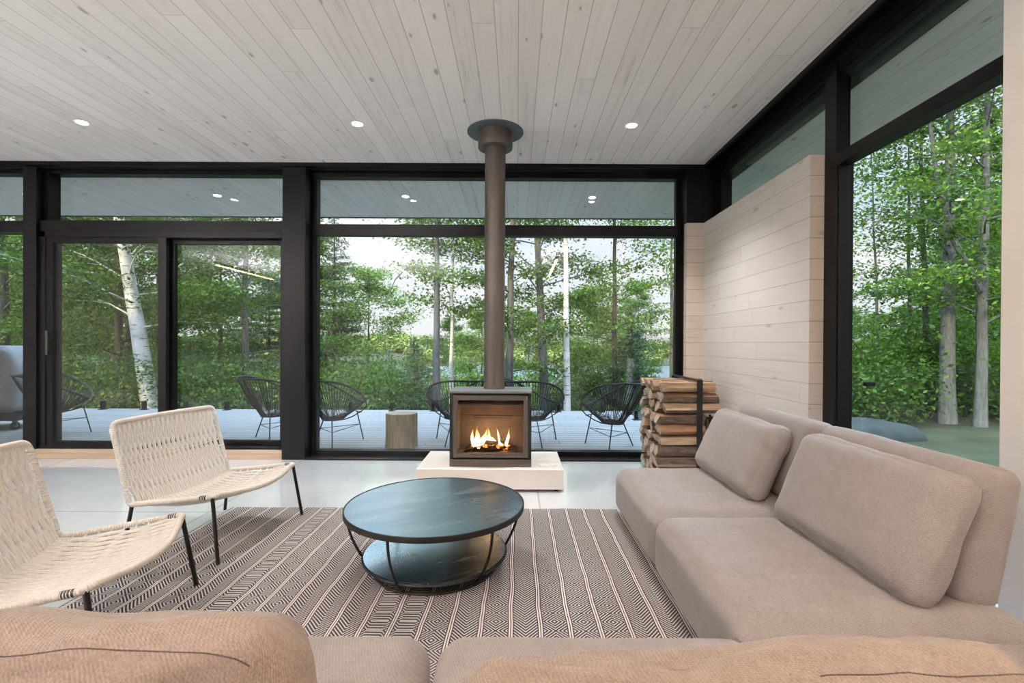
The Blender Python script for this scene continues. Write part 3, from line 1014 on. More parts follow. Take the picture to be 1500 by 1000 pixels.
# small flat white packet on the hearth, dark marks at one end
M_PAPER = speckled('white_paper', (0.78, 0.78, 0.78), (0.84, 0.84, 0.84), 20, 0.6)
pk = empty('paper_packet', (0.285, 4.10, HZ), R(4), 'small flat white packet lying on the right end of the hearth', 'packet')
MB().box(-0.09, 0.085, -0.035, 0.035, 0.0, 0.007).build('packet', M_PAPER, pk, bevel=0.002)
mk = MB()
for k, (a, b) in enumerate(((0.03, 0.038), (0.045, 0.06), (0.065, 0.072), (0.0, 0.01))):
    mk.box(a, b, -0.028, -0.016, 0.007, 0.0076)
mk.build('printed_marks', M_BLACKSTEEL, pk)

# ------------------------------------------------------------------ firewood and its holder
hx = 1.625
fh = empty('firewood_holder', (hx, 4.60, 0), 0, 'black flat-bar firewood holder frame around the log stack', 'log holder')
MB().box(-0.024, 0.024, -0.372, -0.360, 0.0, 0.905).build('upright_bar', M_BLACKSTEEL, fh, bevel=0.001)
MB().box(-0.024, 0.024, 0.330, 0.342, 0.0, 0.905).build('upright_bar', M_BLACKSTEEL, fh, bevel=0.001)
MB().box(-0.024, 0.024, -0.372, 0.342, 0.905, 0.917).build('top_bar', M_BLACKSTEEL, fh, bevel=0.001)
MB().box(-0.024, 0.024, -0.360, 0.330, 0.0, 0.010).build('base_bar', M_BLACKSTEEL, fh, bevel=0.001)

M_WOODS = []
for i, (c1, c2) in enumerate((((0.40, 0.255, 0.15), (0.55, 0.385, 0.25)), ((0.33, 0.21, 0.125), (0.47, 0.32, 0.20)), ((0.46, 0.32, 0.205), (0.60, 0.445, 0.31)), ((0.30, 0.15, 0.09), (0.44, 0.26, 0.16)), ((0.27, 0.215, 0.17), (0.40, 0.33, 0.27)))):
    M_WOODS.append(speckled('split_wood_%d' % i, [v_ * 0.72 for v_ in c1], c2, 9, 0.85, bump=0.7, stretch=(0.4, 8, 8), detail=6))
M_LOGBARK = speckled('log_bark', (0.07, 0.052, 0.040), (0.20, 0.155, 0.12), 14, 0.95, bump=0.9, stretch=(0.8, 3, 3))
M_LOGEND = speckled('log_end_grain', (0.34, 0.26, 0.20), (0.52, 0.42, 0.34), 22, 0.9, bump=0.3)
rng = random.Random(11)
lay_h = [0.112, 0.095, 0.105, 0.090, 0.102, 0.092, 0.100, 0.088, 0.106]
zc = 0.010
woodwords = ['honey-coloured', 'dull brown', 'pale', 'reddish', 'greyish']
lay_words = ['bottom layer of the stack', 'second layer of the stack', 'third layer of the stack', 'fourth layer of the stack', 'middle layer of the stack', 'sixth layer of the stack', 'third layer from the top', 'layer below the top one', 'top layer of the stack']
depth_words = ['at the front of', 'second from front in', 'third from front in', 'fourth from front in', 'fifth from front in', 'sixth from front in']
li = 0
for L, hgt in enumerate(lay_h):
    ny = 6 if L % 2 == 0 else 5
    ws = [rng.uniform(0.85, 1.15) for _ in range(ny)]
    tot = sum(ws)
    yy = 4.245 + 0.0
    span = 0.680
    for k in range(ny):
        wd = span * ws[k] / tot
        length = rng.uniform(0.46, 0.54) if L >= 6 else rng.uniform(0.38, 0.43)
        lg = split_log(length, wd * 0.985, hgt * 0.99, 100 + li)
        wi = rng.choice([0, 0, 1, 2, 2, 3, 4])
        xc = (1.555 if L >= 6 else 1.485) + rng.uniform(-0.025, 0.025)
        o = lg.build('firewood_log', [M_WOODS[wi], M_LOGBARK, M_LOGEND], None, True, loc=(xc, yy + wd / 2, zc + hgt / 2))
        o.rotation_euler = (rng.uniform(-0.06, 0.06), rng.uniform(-0.012, 0.012), rng.uniform(-0.03, 0.03))
        tag(o, '%s firewood log %s the %s' % (woodwords[wi], depth_words[k], lay_words[L]), 'firewood log', 'split logs stacked in the holder')
        yy += wd
        li += 1
    zc += hgt

# fire tools beyond the logs
ts = empty('fire_tool_stand', (1.81, 4.42, 0), 0, 'thin black fire tool stand between the log stack and the wood wall', 'tool stand')
MB().box(-0.07, 0.07, -0.07, 0.07, 0.0, 0.012).build('base', M_BLACKSTEEL, ts, bevel=0.002)
MB().box(-0.008, 0.008, 0.04, 0.052, 0.012, 0.575).build('post', M_BLACKSTEEL, ts)
MB().box(-0.075, 0.075, 0.028, 0.04, 0.535, 0.555).build('hook_bar', M_BLACKSTEEL, ts)
for k, (dx, nm, lb) in enumerate(((-0.055, 'fire_poker', 'black flat-handled fire poker hanging left on the tool stand'), (0.0, 'fire_shovel', 'black flat-handled fire shovel hanging in the middle of the tool stand'), (0.055, 'hearth_brush', 'black flat-handled hearth brush hanging right on the tool stand'))):
    tl = empty(nm, (1.81 + dx, 4.4375, 0.0), 0, lb, 'fire tool')
    MB().box(-0.013, 0.013, 0.0, 0.008, 0.34, 0.565).build('handle', M_BLACKSTEEL, tl, bevel=0.001)
    b_ = MB().tube([(0, 0.004, 0.34), (0, 0.004, 0.13)], 0.005, 8)
    if k == 0:
        b_.tube([(0, 0.004, 0.13), (0, 0.004, 0.10), (0.0, -0.02, 0.09)], 0.005, 8)
    elif k == 1:
        b_.box(-0.026, 0.026, -0.004, 0.006, 0.04, 0.135)
    else:
        b_.box(-0.020, 0.020, -0.012, 0.014, 0.035, 0.13)
    b_.build('shaft', M_BLACKSTEEL, tl)

# ------------------------------------------------------------------ rug
rugt = 0.008
rm = MB()
X0r, X1r, Y0r, Y1r = -2.10, 1.45, 0.35, 3.535
nxr, nyr = 70, 64
vs = []
for j in range(nyr + 1):
    for i in range(nxr + 1):
        xx = X0r + (X1r - X0r) * i / nxr
        yy = Y0r + (Y1r - Y0r) * j / nyr
        ex = 0.008 * mnoise.noise(Vector((xx * 3, yy * 3, 1.0)))
        vs.append((xx + (ex if i in (0, nxr) else 0), yy + (ex if j in (0, nyr) else 0), rugt + 0.0015 * mnoise.noise(Vector((xx * 4, yy * 4, 5)))))
rm.add(vs, [(j * (nxr + 1) + i, j * (nxr + 1) + i + 1, (j + 1) * (nxr + 1) + i + 1, (j + 1) * (nxr + 1) + i) for j in range(nyr) for i in range(nxr)])
rm.box(X0r + .004, X1r - .004, Y0r + .004, Y1r - .004, 0.0005, rugt - 0.003)
tag(rm.build('area_rug', M_RUG), 'cream and black flatweave rug with striped diamond pattern on the concrete floor', 'rug')
FZ = rugt + 0.001

# ------------------------------------------------------------------ coffee table
tb = empty('coffee_table', (-0.442, 2.64, FZ), 0, 'round black two-tier coffee table with curved metal ribs on the rug', 'coffee table')
TR, TH = 0.486, 0.340
MB().lathe([(0.0005, TH - 0.012), (TR - 0.006, TH - 0.012), (TR - 0.006, TH), (0.0005, TH)], n=96).build('tabletop', M_TABLE, tb)
MB().lathe([(TR - 0.006, TH - 0.026), (TR, TH - 0.026), (TR + 0.001, TH - 0.024), (TR + 0.001, TH + 0.001), (TR, TH + 0.002), (TR - 0.006, TH + 0.002), (TR - 0.006, TH - 0.026)], n=96).build('top_rim', M_BLACKSTEEL, tb, True)
SR = 0.383
MB().lathe([(0.0005, 0.068), (SR, 0.068), (SR, 0.082), (0.0005, 0.082)], n=96).build('lower_shelf', M_TABLE, tb)
ring = lambda r, z, n=96: [(r * math.cos(2 * math.pi * k / n), r * math.sin(2 * math.pi * k / n), z) for k in range(n)]
MB().tube(ring(SR + 0.004, 0.072), 0.007, 8, True).build('shelf_ring', M_BLACKSTEEL, tb, True)
MB().tube(ring(0.335, 0.007), 0.007, 8, True).build('base_ring', M_BLACKSTEEL, tb, True)
for k in range(6):
    a = R(190 + 62 * k) if k < 3 else R(190 + 62 * 2 + 59 * (k - 2))
    pr = []
    for i in range(15):
        tt = i / 14
        z = TH - 0.02 - (TH - 0.03) * tt
        rr_ = 0.335 + (TR - 0.012 - 0.335) * math.cos(tt * math.pi / 2) ** 0.75 if tt < 1 else 0.335
        pr.append((rr_ * math.cos(a), rr_ * math.sin(a), z))
    MB().tube(pr, 0.0072, 8).build('rib', M_BLACKSTEEL, tb, True)

# ------------------------------------------------------------------ sofas
def seat_mb(sx, sy, h, r=0.072):
    def fn(p, u):
        if u.z > 0:
            k = (1 - min(1, abs(u.x)) ** 4) * (1 - min(1, abs(u.y)) ** 4)
            p.z += 0.022 * k * max(0, u.z)
            p.z += 0.006 * mnoise.noise(Vector((p.x * 4, p.y * 4, sx))) * max(0, u.z)
        # slightly bellied sides
        bel = (1 - u.z * u.z)
        p.x += 0.008 * math.copysign(1, u.x) * bel * (abs(u.x) > 0.97)
        p.y += 0.008 * math.copysign(1, u.y) * bel * (abs(u.y) > 0.97)
        return p
    return rbox(sx, sy, h, r, 26, fn)


def cushion_mb(wx, hz, th, seed, wr=1.0, r=None, lump=0.0, prof=None):
    """soft pillow: width x, thickness y, height z"""
    r = r or th * 0.42

    def fn(p, u):
        ux, uz = u.x, u.z
        puff = (1 - abs(ux) ** 2.6) * (1 - abs(uz) ** 2.6)
        edge = 1 - 0.16 * max(abs(ux), abs(uz)) ** 6
        p.y *= edge * (0.90 + 0.30 * puff)
        # corners pulled out a little
        c = (abs(ux) * abs(uz)) ** 5
        p.x *= 1 + 0.018 * c
        p.z *= 1 + 0.03 * c
        # slack folds running in from the edges
        q = Vector((p.x * 5 + seed, p.z * 5, p.y * 5))
        fold = mnoise.noise(q)
        w_ = mnoise.noise(Vector((p.x * 9 + p.z * 14 + seed * 3, p.z * 3 - p.x * 2, seed)))
        amt = 0.35 + 0.65 * max(abs(ux), abs(uz)) ** 3
        p.y += wr * (0.008 * fold + 0.006 * w_) * amt * (1 if u.y >= 0 else -1)
        p.z += wr * 0.008 * mnoise.noise(Vector((p.x * 6 + seed, p.y * 7, 3))) * abs(uz)
        p.x += wr * 0.006 * mnoise.noise(Vector((p.z * 7, p.y * 7, 3 + seed))) * abs(ux)
        if wr > 2:
            rd = (1 - abs(mnoise.noise(Vector((p.x * 4.5 + p.z * 8 + seed, p.z * 4 - p.x * 2, 0.4))))) ** 4
            p.y += 0.020 * (rd - 0.4) * (1 if u.y >= 0 else 0)
            p.z += 0.010 * (rd - 0.4) * max(0, uz)
        if prof and uz > 0:
            p.z += prof(ux) * uz ** 2
        if lump:
            p.z += lump * mnoise.noise(Vector((p.x * 3.0 + seed, 0.3, 0.7))) * max(0, uz)
            p.y += lump * 0.5 * mnoise.noise(Vector((p.x * 5 + p.z * 5 + seed, p.z * 3, 0.7)))
        return p
    return rbox(wx, th, hz, r, 40, fn)


SH_ = 0.328


def sofa_module(name, x, y, rz, label, back=True, sx=1.0, sy=1.0, group='low taupe modular sofa units', back_w=0.90, back_off=0.0, back_in=0.080):
    """seat front faces local -y; width along local x"""
    e = empty(name, (x, y, FZ), rz, label, 'sofa', group)
    s = seat_mb(sx - 0.022, sy - 0.022, SH_ - 0.02).build('seat', M_SOFA, e, True)
    s.location = (0, 0, 0.012 + (SH_ - 0.02) / 2)
    lp = []
    hx_, hy_ = (sx - 0.022) / 2, (sy - 0.022) / 2
    zt = SH_ - 0.072
    rr = 0.072
    for cx, cy, a0 in ((1, 1, 0), (-1, 1, 90), (-1, -1, 180), (1, -1, 270)):
        for k in range(7):
            a = R(a0 + 15 * k)
            lp.append((cx * (hx_ - rr + 0.002) + rr * math.cos(a), cy * (hy_ - rr + 0.002) + rr * math.sin(a), zt))
    MB().tube(lp, 0.0035, 6, True).build('seam', M_PIPE, s, True, loc=(0, 0, -(0.012 + (SH_ - 0.02) / 2)))
    for sx_ in (-1, 1):
        for sy_ in (-1, 1):
            MB().box(sx_ * (sx / 2 - 0.12) - 0.025, sx_ * (sx / 2 - 0.12) + 0.025, sy_ * (sy / 2 - 0.12) - 0.025, sy_ * (sy / 2 - 0.12) + 0.025, 0.0, 0.02).build('foot', M_BLACKSTEEL, e)
    if back:
        def fn(p, u):
            p.y += 0.012 * (1 - abs(u.x) ** 3) * (1 - abs(u.z) ** 3) * (-1 if u.y < 0 else 1)
            p.z += 0.006 * mnoise.noise(Vector((p.x * 4 + x, p.y * 4, 3)))
            return p
        b = rbox(back_w, 0.165, 0.50, 0.055, 22, fn).build('backrest', M_SOFA, e, True)
        b.location = (back_off, sy / 2 - back_in, SH_ + 0.225)
        b.rotation_euler = (R(-11), 0, 0)
    return e


# right run: fronts face -x  (local -y -> world -x  => rz = -90deg)
RZ = R(-90)
FXX = 0.715
sofa_module('sofa_module', FXX + 0.5, 3.015, RZ, 'taupe sofa unit beside the log stack, farthest along the wood wall', True, 0.985, 1.0, back_w=0.88)
sofa_module('sofa_module', FXX + 0.5, 2.015, RZ, 'taupe sofa unit under the large side window', True, 1.02, 1.0, back_w=0.90, back_off=-0.06)
sofa_module('sofa_module', FXX + 0.5 + 0.02, 0.995, RZ, 'backless taupe corner seat at the bottom right, joining the two sofa runs', False, 1.0, 1.0)
# front run: seats face +y (rz = 180deg)
sofa_module('sofa_module', 0.245, 1.02, R(180), 'taupe front sofa unit at the bottom centre, right of the gap between front seats', True, 0.97, 0.99, back_in=-0.005)
sofa_module('sofa_module', -0.745, 1.02, R(180), 'taupe front sofa unit at the bottom left, left of the gap between front seats', True, 0.985, 0.99, back_in=-0.005)


def place_cushion(mb, name, mat, x, y, z, rx, rz, label, group, ry=0):
    o = mb.build(name, mat, None, True)
    o.rotation_euler = Euler((R(rx), R(ry), R(rz)), 'XYZ')
    o.location = (x, y, z)
    return tag(o, label, 'cushion', group)


G_C = 'loose taupe back cushions'
# local x width, y thickness, z height ; rz -90 turns local -y to world -x
place_cushion(cushion_mb(0.83, 0.46, 0.17, 3, 1.3), 'back_cushion', M_SOFA, FXX + 0.715, 3.08, SH_ + 0.225, -24, -90, 'taupe back cushion leaning on the sofa unit beside the log stack', G_C)
place_cushion(cushion_mb(0.88, 0.48, 0.18, 7, 1.3), 'back_cushion', M_SOFA, FXX + 0.740, 2.03, SH_ + 0.230, -22, -90, 'taupe back cushion leaning on the sofa unit under the side window', G_C)
def slack(pts):
    # slumped top edge; the cushion is seen from behind, so its own +x points to the viewer's left
    def f(ux):
        a = -ux
        for (x0, z0), (x1, z1) in zip(pts, pts[1:]):
            if x0 <= a <= x1:
                q = (a - x0) / (x1 - x0)
                q = q * q * (3 - 2 * q)
                return z0 + (z1 - z0) * q
        return pts[0][1] if a < pts[0][0] else pts[-1][1]
    return f


c1 = place_cushion(cushion_mb(0.96, 0.50, 0.22, 12, 2.4, lump=0.012, prof=slack([(-1, -0.01), (-0.3, -0.004), (0.35, 0.014), (0.75, 0.006), (1, -0.02)])), 'back_cushion', M_CUSH_LAMPTINT, -0.785, 0.755, SH_ + 0.222, -12, 180, 'rumpled taupe back cushion at the bottom left, its back turned to the viewer', G_C)
c2 = place_cushion(cushion_mb(0.87, 0.50, 0.21, 21, 2.4, lump=0.012, prof=slack([(-1, -0.03), (-0.8, -0.012), (-0.45, -0.008), (-0.15, -0.016), (0.25, 0.008), (0.6, 0.014), (0.85, 0.0), (1, -0.02)])), 'back_cushion', M_CUSH_LAMPTINT, 0.345, 0.745, SH_ + 0.188, -12, 180, 'rumpled taupe back cushion at the bottom right, its back turned to the viewer', G_C, ry=0.5)

from mathutils.bvhtree import BVHTree


def sewn_seam(o, yfun, x0, x1):
    # stitched seam along the rounded top of the cushion, towards its back face
    me = o.data
    bv = BVHTree.FromPolygons([v_.co.copy() for v_ in me.vertices], [tuple(p_.vertices) for p_ in me.polygons])
    pts = []
    for k in range(90):
        xx = x0 + (x1 - x0) * k / 89
        hit = bv.ray_cast(Vector((xx, yfun(xx), 1.0)), Vector((0, 0, -1)))
        if hit[0] is not None:
            pts.append(hit[0] + hit[1] * 0.0002)
    if len(pts) > 5:
        MB().tube(pts, 0.0011, 6).build('seam', M_SEAM, o, True)


sewn_seam(c1, lambda x_: 0.036 + 0.006 * math.sin(x_ * 7), -0.41, 0.44)
sewn_seam(c2, lambda x_: 0.030 - 0.03 * (x_ + 0.1) ** 2 * 4, -0.40, -0.08)

# ------------------------------------------------------------------ rope lounge chairs
def rope_chair(name, loc, rz, label):
    """local +x is forward, y is width"""
    e = empty(name, loc, rz, label, 'chair', 'white rope lounge chairs')
    hw = 0.375
    FXc, ZF = 0.305, 0.362
    BX, ZB = -0.225, 0.292
    TX, ZT = -0.350, 0.752

    def rim_path():
        pts = []
        # side near (y=-hw): front -> back -> up -> across top -> down -> front -> across front
        def seg(a, b, n):
            for i in range(n):
                t_ = i / n
                pts.append(Vector(a).lerp(Vector(b), t_))
        def arc(a, c, b, n):
            for i in range(n):
                t_ = i / n
                pts.append(Vector(a) * (1 - t_) ** 2 + Vector(c) * 2 * t_ * (1 - t_) + Vector(b) * t_ ** 2)
        def P(x, y, z):
            return (x, y, z)
        cr = 0.05
        s = -1
        A = P(FXc, -hw, ZF)
        B = P(BX, -hw, ZB)
        C = P(TX, -hw, ZT)
        C2 = P(TX, hw, ZT)
        B2 = P(BX, hw, ZB)
        A2 = P(FXc, hw, ZF)
        def near(p, q, d):
            p, q = Vector(p), Vector(q)
            return p + (q - p).normalized() * d
        corners = [A, B, C, C2, B2, A2]
        rads = [cr, 0.025, cr, cr, 0.025, cr]
        N = len(corners)
        for i in range(N):
            p, q = corners[i], corners[(i + 1) % N]
            a = near(p, q, rads[i])
            b = near(q, p, rads[(i + 1) % N])
            n = max(2, int((Vector(b) - Vector(a)).length / 0.0045))
            if i == 5:      # front edge bows out and sags
                for k in range(n):
                    t_ = k / n
                    q_ = Vector(a).lerp(Vector(b), t_)
                    bow = math.sin(math.pi * t_)
                    q_.x += 0.055 * bow
                    q_.z -= 0.028 * bow
                    pts.append(q_)
            elif i == 2:    # top edge bows back a little
                for k in range(n):
                    t_ = k / n
                    q_ = Vector(a).lerp(Vector(b), t_)
                    q_.x -= 0.03 * math.sin(math.pi * t_)
                    pts.append(q_)
            else:
                seg(a, b, n)
            c = near(q, corners[(i + 2) % N], rads[(i + 1) % N])
            arc(b, q, c, max(4, int(rads[(i + 1) % N] * 1.6 / 0.0045)))
        return pts
    rp = rim_path()
    rr = [0.0135 + (0.0022 if i % 2 else -0.0012) for i in range(len(rp))]
    if len(rp) % 2:
        rr[-1] = 0.0135
    MB().tube(rp, rr, 10, True).build('rim', M_ROPE, e, True)
    # woven strands
    NS = 40
    seat = MB()
    back = MB()
    for s in range(NS):
        yv = -hw + 0.035 + (2 * hw - 0.07) * s / (NS - 1)
        c = 1 - (yv / hw) ** 2
        bow = math.cos(math.pi * yv / (2 * hw))
        fx = FXc + 0.055 * bow
        fz = ZF - 0.028 * bow
        tx = TX - 0.03 * bow
        bx, bz = BX + 0.015, ZB - 0.035 * c + 0.005
        ph = math.pi * (s % 2)
        # seat run
        pts = []
        n = 46
        for i in range(n + 1):
            t_ = i / n
            x_ = fx + (bx - fx) * t_
            z_ = fz + (bz - fz) * t_ - 0.055 * c ** 0.5 * math.sin(math.pi * t_) * (0.6 + 0.4 * t_)
            wob = math.sin(2 * math.pi * 5 * t_ + ph)
            env = min(1, t_ * 8, (1 - t_) * 5)
            pts.append((x_, yv + 0.0042 * wob * env, z_ + 0.0048 * math.cos(2 * math.pi * 2.5 * t_ + ph) * env))
        seat.tube(pts, 0.0094, 6)
        pts = []
        for i in range(n + 1):
            t_ = i / n
            x_ = bx + (tx - bx) * t_ - 0.030 * math.sin(math.pi * t_) * c ** 0.5
            z_ = bz + (ZT - bz) * t_
            wob = math.sin(2 * math.pi * 4.5 * t_ + ph)
            env = min(1, t_ * 6, (1 - t_) * 8)
            pts.append((x_ + 0.0045 * math.cos(2 * math.pi * 2.25 * t_ + ph) * env, yv + 0.0042 * wob * env, z_))
        back.tube(pts, 0.0094, 6)
    # cross cords, laced to the side rails
    for k in range(1, 10):
        t_ = k / 10
        pts = []
        for i in range(25):
            yv = -hw + 2 * hw * i / 24
            c = max(0.0, 1 - (yv / hw) ** 2)
            bow = math.cos(math.pi * yv / (2 * hw))
            fx = FXc + 0.055 * bow
            bx, bz = BX + 0.015, ZB - 0.035 * c + 0.005
            pts.append((fx + (bx - fx) * t_, yv, ZF - 0.028 * bow + (bz - ZF + 0.028 * bow) * t_ - 0.055 * c ** 0.5 * math.sin(math.pi * t_) * (0.6 + 0.4 * t_)))
        seat.tube(pts, 0.0045, 5)
        pts = []
        for i in range(25):
            yv = -hw + 2 * hw * i / 24
            c = max(0.0, 1 - (yv / hw) ** 2)
            bow = math.cos(math.pi * yv / (2 * hw))
            bx, bz = BX + 0.015, ZB - 0.035 * c + 0.005
            tx = TX - 0.03 * bow
            pts.append((bx + (tx - bx) * t_ - 0.030 * math.sin(math.pi * t_) * c ** 0.5, yv, bz + (ZT - bz) * t_))
        back.tube(pts, 0.0045, 5)
    seat.build('seat', M_ROPE, e, True)
    back.build('backrest', M_ROPE, e, True)
    # legs
    for sy in (-1, 1):
        MB().tube([(FXc - 0.012, sy * (hw - 0.012), ZF + 0.003), (FXc + 0.045, sy * (hw + 0.012), 0.001)], 0.0105, 10).build('leg', M_BLACKSTEEL, e, True)
        MB().tube([(BX + 0.012, sy * (hw - 0.006), ZB), (BX - 0.035, sy * (hw + 0.012), 0.001)], 0.0105, 10).build('leg', M_BLACKSTEEL, e, True)
        fb_ = MB().tube([(FXc - 0.035, sy * hw, ZF - 0.004), (FXc - 0.075, sy * hw, ZF - 0.009)], 0.0142, 10)
        fb_.build('bare_rail', M_BLACKSTEEL, e, True)
    return e


def chair_at(nl, fl_, back_len, label, zoff):
    """near front leg foot nl, far front leg foot fl_ (world xy)"""
    a, b = Vector(nl), Vector(fl_)
    mid = (a + b) / 2
    wv = (b - a).normalized()
    fwd = Vector((wv.y, -wv.x))
    ang = math.atan2(fwd.y, fwd.x)
    org = mid - fwd * 0.35
    return rope_chair('rope_lounge_chair', (org.x, org.y, zoff), ang, label)


chair_at((-1.63, 2.64), (-1.52, 3.36), 0.6, 'white woven rope lounge chair standing in front of the sliding glass door', FZ)
chair_at((-1.435, 1.66), (-1.60, 2.38), 0.6, 'white woven rope lounge chair nearest the viewer, cut by the left edge', FZ)

# ------------------------------------------------------------------ outside chairs (round cord chairs on the deck)
def cord_chair_parts(e):
    """local: front is +x (low rim), back is -x (high rim)"""
    n = 72
    hoop = []
    for k in range(n):
        a = 2 * math.pi * k / n
        cx, sy = math.cos(a), math.sin(a)
        x_ = -0.06 + 0.40 * cx
        y_ = 0.375 * sy * (1 - 0.06 * cx)
        z_ = 0.645 - 0.155 * cx + 0.11 * (1 - cx * cx)
        hoop.append((x_, y_, z_))
    MB().tube(hoop, 0.0135, 8, True).build('hoop', M_WIRE, e, True)
    sr = []
    for k in range(n):
        a = 2 * math.pi * k / n
        sr.append((-0.045 + 0.135 * math.cos(a), 0.135 * math.sin(a), 0.315 + 0.01 * math.cos(a)))
    MB().tube(sr, 0.008, 6, True).build('seat_ring', M_WIRE, e, True)
    cords = MB()
    NC = 66
    for k in range(NC):
        a = 2 * math.pi * (k + 0.5) / NC
        h_ = Vector(hoop[int((k + 0.5) / NC * n) % n])
        i0 = (k + 0.5) / NC * n
        h_ = Vector(hoop[int(i0) % n]).lerp(Vector(hoop[(int(i0) + 1) % n]), i0 - int(i0))
        s_ = Vector(sr[int(i0) % n]).lerp(Vector(sr[(int(i0) + 1) % n]), i0 - int(i0))
        mid = h_.lerp(s_, 0.55) + Vector((0, 0, -0.012))
        cords.tube([h_, mid, s_], 0.0040, 5)
    for k in range(11):
        y_ = -0.12 + 0.24 * k / 10
        q = math.sqrt(max(0, 0.135 ** 2 - y_ * y_))
        cords.tube([(-0.045 - q, y_, 0.315), (-0.045 + q, y_, 0.318)], 0.004, 5)
    cords.build('cord_shell', M_WIRE, e, True)
    fr = MB()
    for s in (-1, 1):   # spines from the high rim down to the seat ring
        fr.tube([(-0.425, s * 0.14, 0.800), (-0.36, s * 0.12, 0.64), (-0.26, s * 0.10, 0.45), (-0.165, s * 0.085, 0.345), (-0.14, s * 0.09, 0.318)], 0.008, 6)
    # front loops from the rim to under the seat
    for s in (-1, 1):
        fr.tube([(0.305, s * 0.16, 0.512), (0.325, s * 0.13, 0.45), (0.27, s * 0.10, 0.385), (0.16, s * 0.08, 0.325), (0.06, s * 0.08, 0.300), (-0.10, s * 0.08, 0.300)], 0.008, 6)
    fr.build('base_frame', M_WIRE, e, True)
    feet = ((0.345, 0.0), (-0.17, 0.285), (-0.17, -0.285))
    tops = ((0.255, 0.0, 0.375), (-0.115, 0.125, 0.315), (-0.115, -0.125, 0.315))
    mids = []
    for (fx, fy), tp in zip(feet, tops):
        MB().tube([tp, (fx, fy, 0.001)], 0.0080, 8).build('leg', M_WIRE, e, True)
        mids.append(Vector(tp).lerp(Vector((fx, fy, 0)), 0.45))
    cb = MB().tube([(0.27, -0.10, 0.375), (0.255, 0, 0.376), (0.27, 0.10, 0.375)], 0.008, 6)
    cb.build('front_bar', M_WIRE, e, True)
    for i in range(3):
        MB().tube([mids[i], mids[(i + 1) % 3]], 0.0042, 6).build('stretcher', M_WIRE, e, True)


GCH = 'round black cord chairs on the deck'
spots = [(-6.22, 6.50, 22, 'round black cord chair on the deck, beside the covered grill'),
         (-3.14, 6.25, 44, 'round black cord chair on the deck, seen left of the black column'),
         (-2.25, 6.00, 42, 'round black cord chair on the deck, just right of the black column'),
         (-0.80, 6.10, 138, 'round black cord chair on the deck, half hidden by the left side of the stove'),
         (0.26, 6.05, 40, 'round black cord chair on the deck, half hidden by the right side of the stove'),
         (1.13, 5.82, 138, 'round black cord chair on the deck, between the stove and the log stack')]
proto = None
for i, (x_, y_, a_, lb) in enumerate(spots):
    if proto is None:
        proto = empty('cord_chair', (0, 0, 0), 0, lb, 'chair', GCH)
        cord_chair_parts(proto)
        o = proto
    else:
        o = copy_tree(proto)
    o.location = (x_, y_, DZ)
    o.rotation_euler = (0, 0, R(a_))
    o['label'] = lb

# stump stool
M_STUMP = speckled('weathered_stump_wood', (0.20, 0.165, 0.105), (0.36, 0.30, 0.21), 9, 0.9, bump=0.6, stretch=(3, 3, 0.4))
M_STUMPTOP = speckled('stump_top', (0.32, 0.27, 0.20), (0.42, 0.37, 0.29), 12, 0.9)
stp = empty('stump_stool', (-1.40, 5.83, DZ), 0, 'sawn tree stump stool on the deck left of the stove', 'stool')
smb = MB()
n = 40
prof = [(0.0, 1.03), (0.06, 1.01), (0.15, 0.985), (0.30, 0.985), (0.39, 0.99), (0.405, 0.97)]
vs = []
for z_, s_ in prof:
    for k in range(n):
        a = 2 * math.pi * k / n
        r_ = 0.192 * s_ * (1 + 0.03 * mnoise.noise(Vector((math.cos(a) * 2, math.sin(a) * 2, 4))) + 0.012 * mnoise.noise(Vector((math.cos(a) * 8, math.sin(a) * 8, z_ * 2))))
        vs.append((r_ * math.cos(a), r_ * math.sin(a), z_))
smb.add(vs, [(i * n + k, i * n + (k + 1) % n, (i + 1) * n + (k + 1) % n, (i + 1) * n + k) for i in range(len(prof) - 1) for k in range(n)])
smb.f.append(tuple(range(n - 1, -1, -1)))
smb.m.append(0)
smb.build('trunk_section', M_STUMP, stp, True)
tp = MB()
tp.add([(p_[0] * 0.985, p_[1] * 0.985, 0.4065) for p_ in vs[-n:]], [tuple(range(n))])
tp.build('sawn_face', M_STUMPTOP, stp)

# covered grill
M_COVER = speckled('grey_grill_cover', (0.17, 0.185, 0.20), (0.23, 0.245, 0.26), 4, 0.6, 0.0, 0.3, bump=0.2)
gr = empty('covered_grill', (-7.78, 7.0, DZ), R(0), 'barbecue grill under a grey cover at the left end of the deck', 'grill')
def gfn(p, u):
    zt = (p.z + 0.5) / 1.0
    # domed lid section over a wider lower skirt
    if u.z > 0.1:
        k = (u.z - 0.1) / 0.9
        p.x *= 1 - 0.30 * k ** 1.8
        p.y *= 1 - 0.25 * k ** 1.8
    f_ = 0.018 * mnoise.noise(Vector((p.x * 4, p.y * 4, p.z * 2.2))) + 0.012 * math.sin(p.x * 26 + 3 * p.z) * max(0, -u.z)
    p.x += f_
    p.y -= f_
    return p
cv_ = rbox(1.55, 0.68, 0.94, 0.09, 22, gfn).build('cover', M_COVER, gr, True)
cv_.location = (0, 0, 0.72)
MB().box(-0.68, 0.72, -0.27, 0.27, 0.13, 0.30).build('cart', M_BLACKSTEEL, gr, bevel=0.004)
for sx in (-0.60, 0.66):
    for sy in (-0.22, 0.22):
        cs = MB().tube([(sx - 0.02, sy, 0.055), (sx + 0.02, sy, 0.055)], 0.055, 18).build('caster', M_BLACKSTEEL, gr, True)
        MB().tube([(sx - 0.024, sy, 0.055), (sx + 0.024, sy, 0.055)], 0.028, 14).build('hub', M_SILL, cs, True)
        MB().box(sx - 0.03, sx + 0.03, sy - 0.012, sy + 0.012, 0.07, 0.13).build('caster_fork', M_SILL, gr)
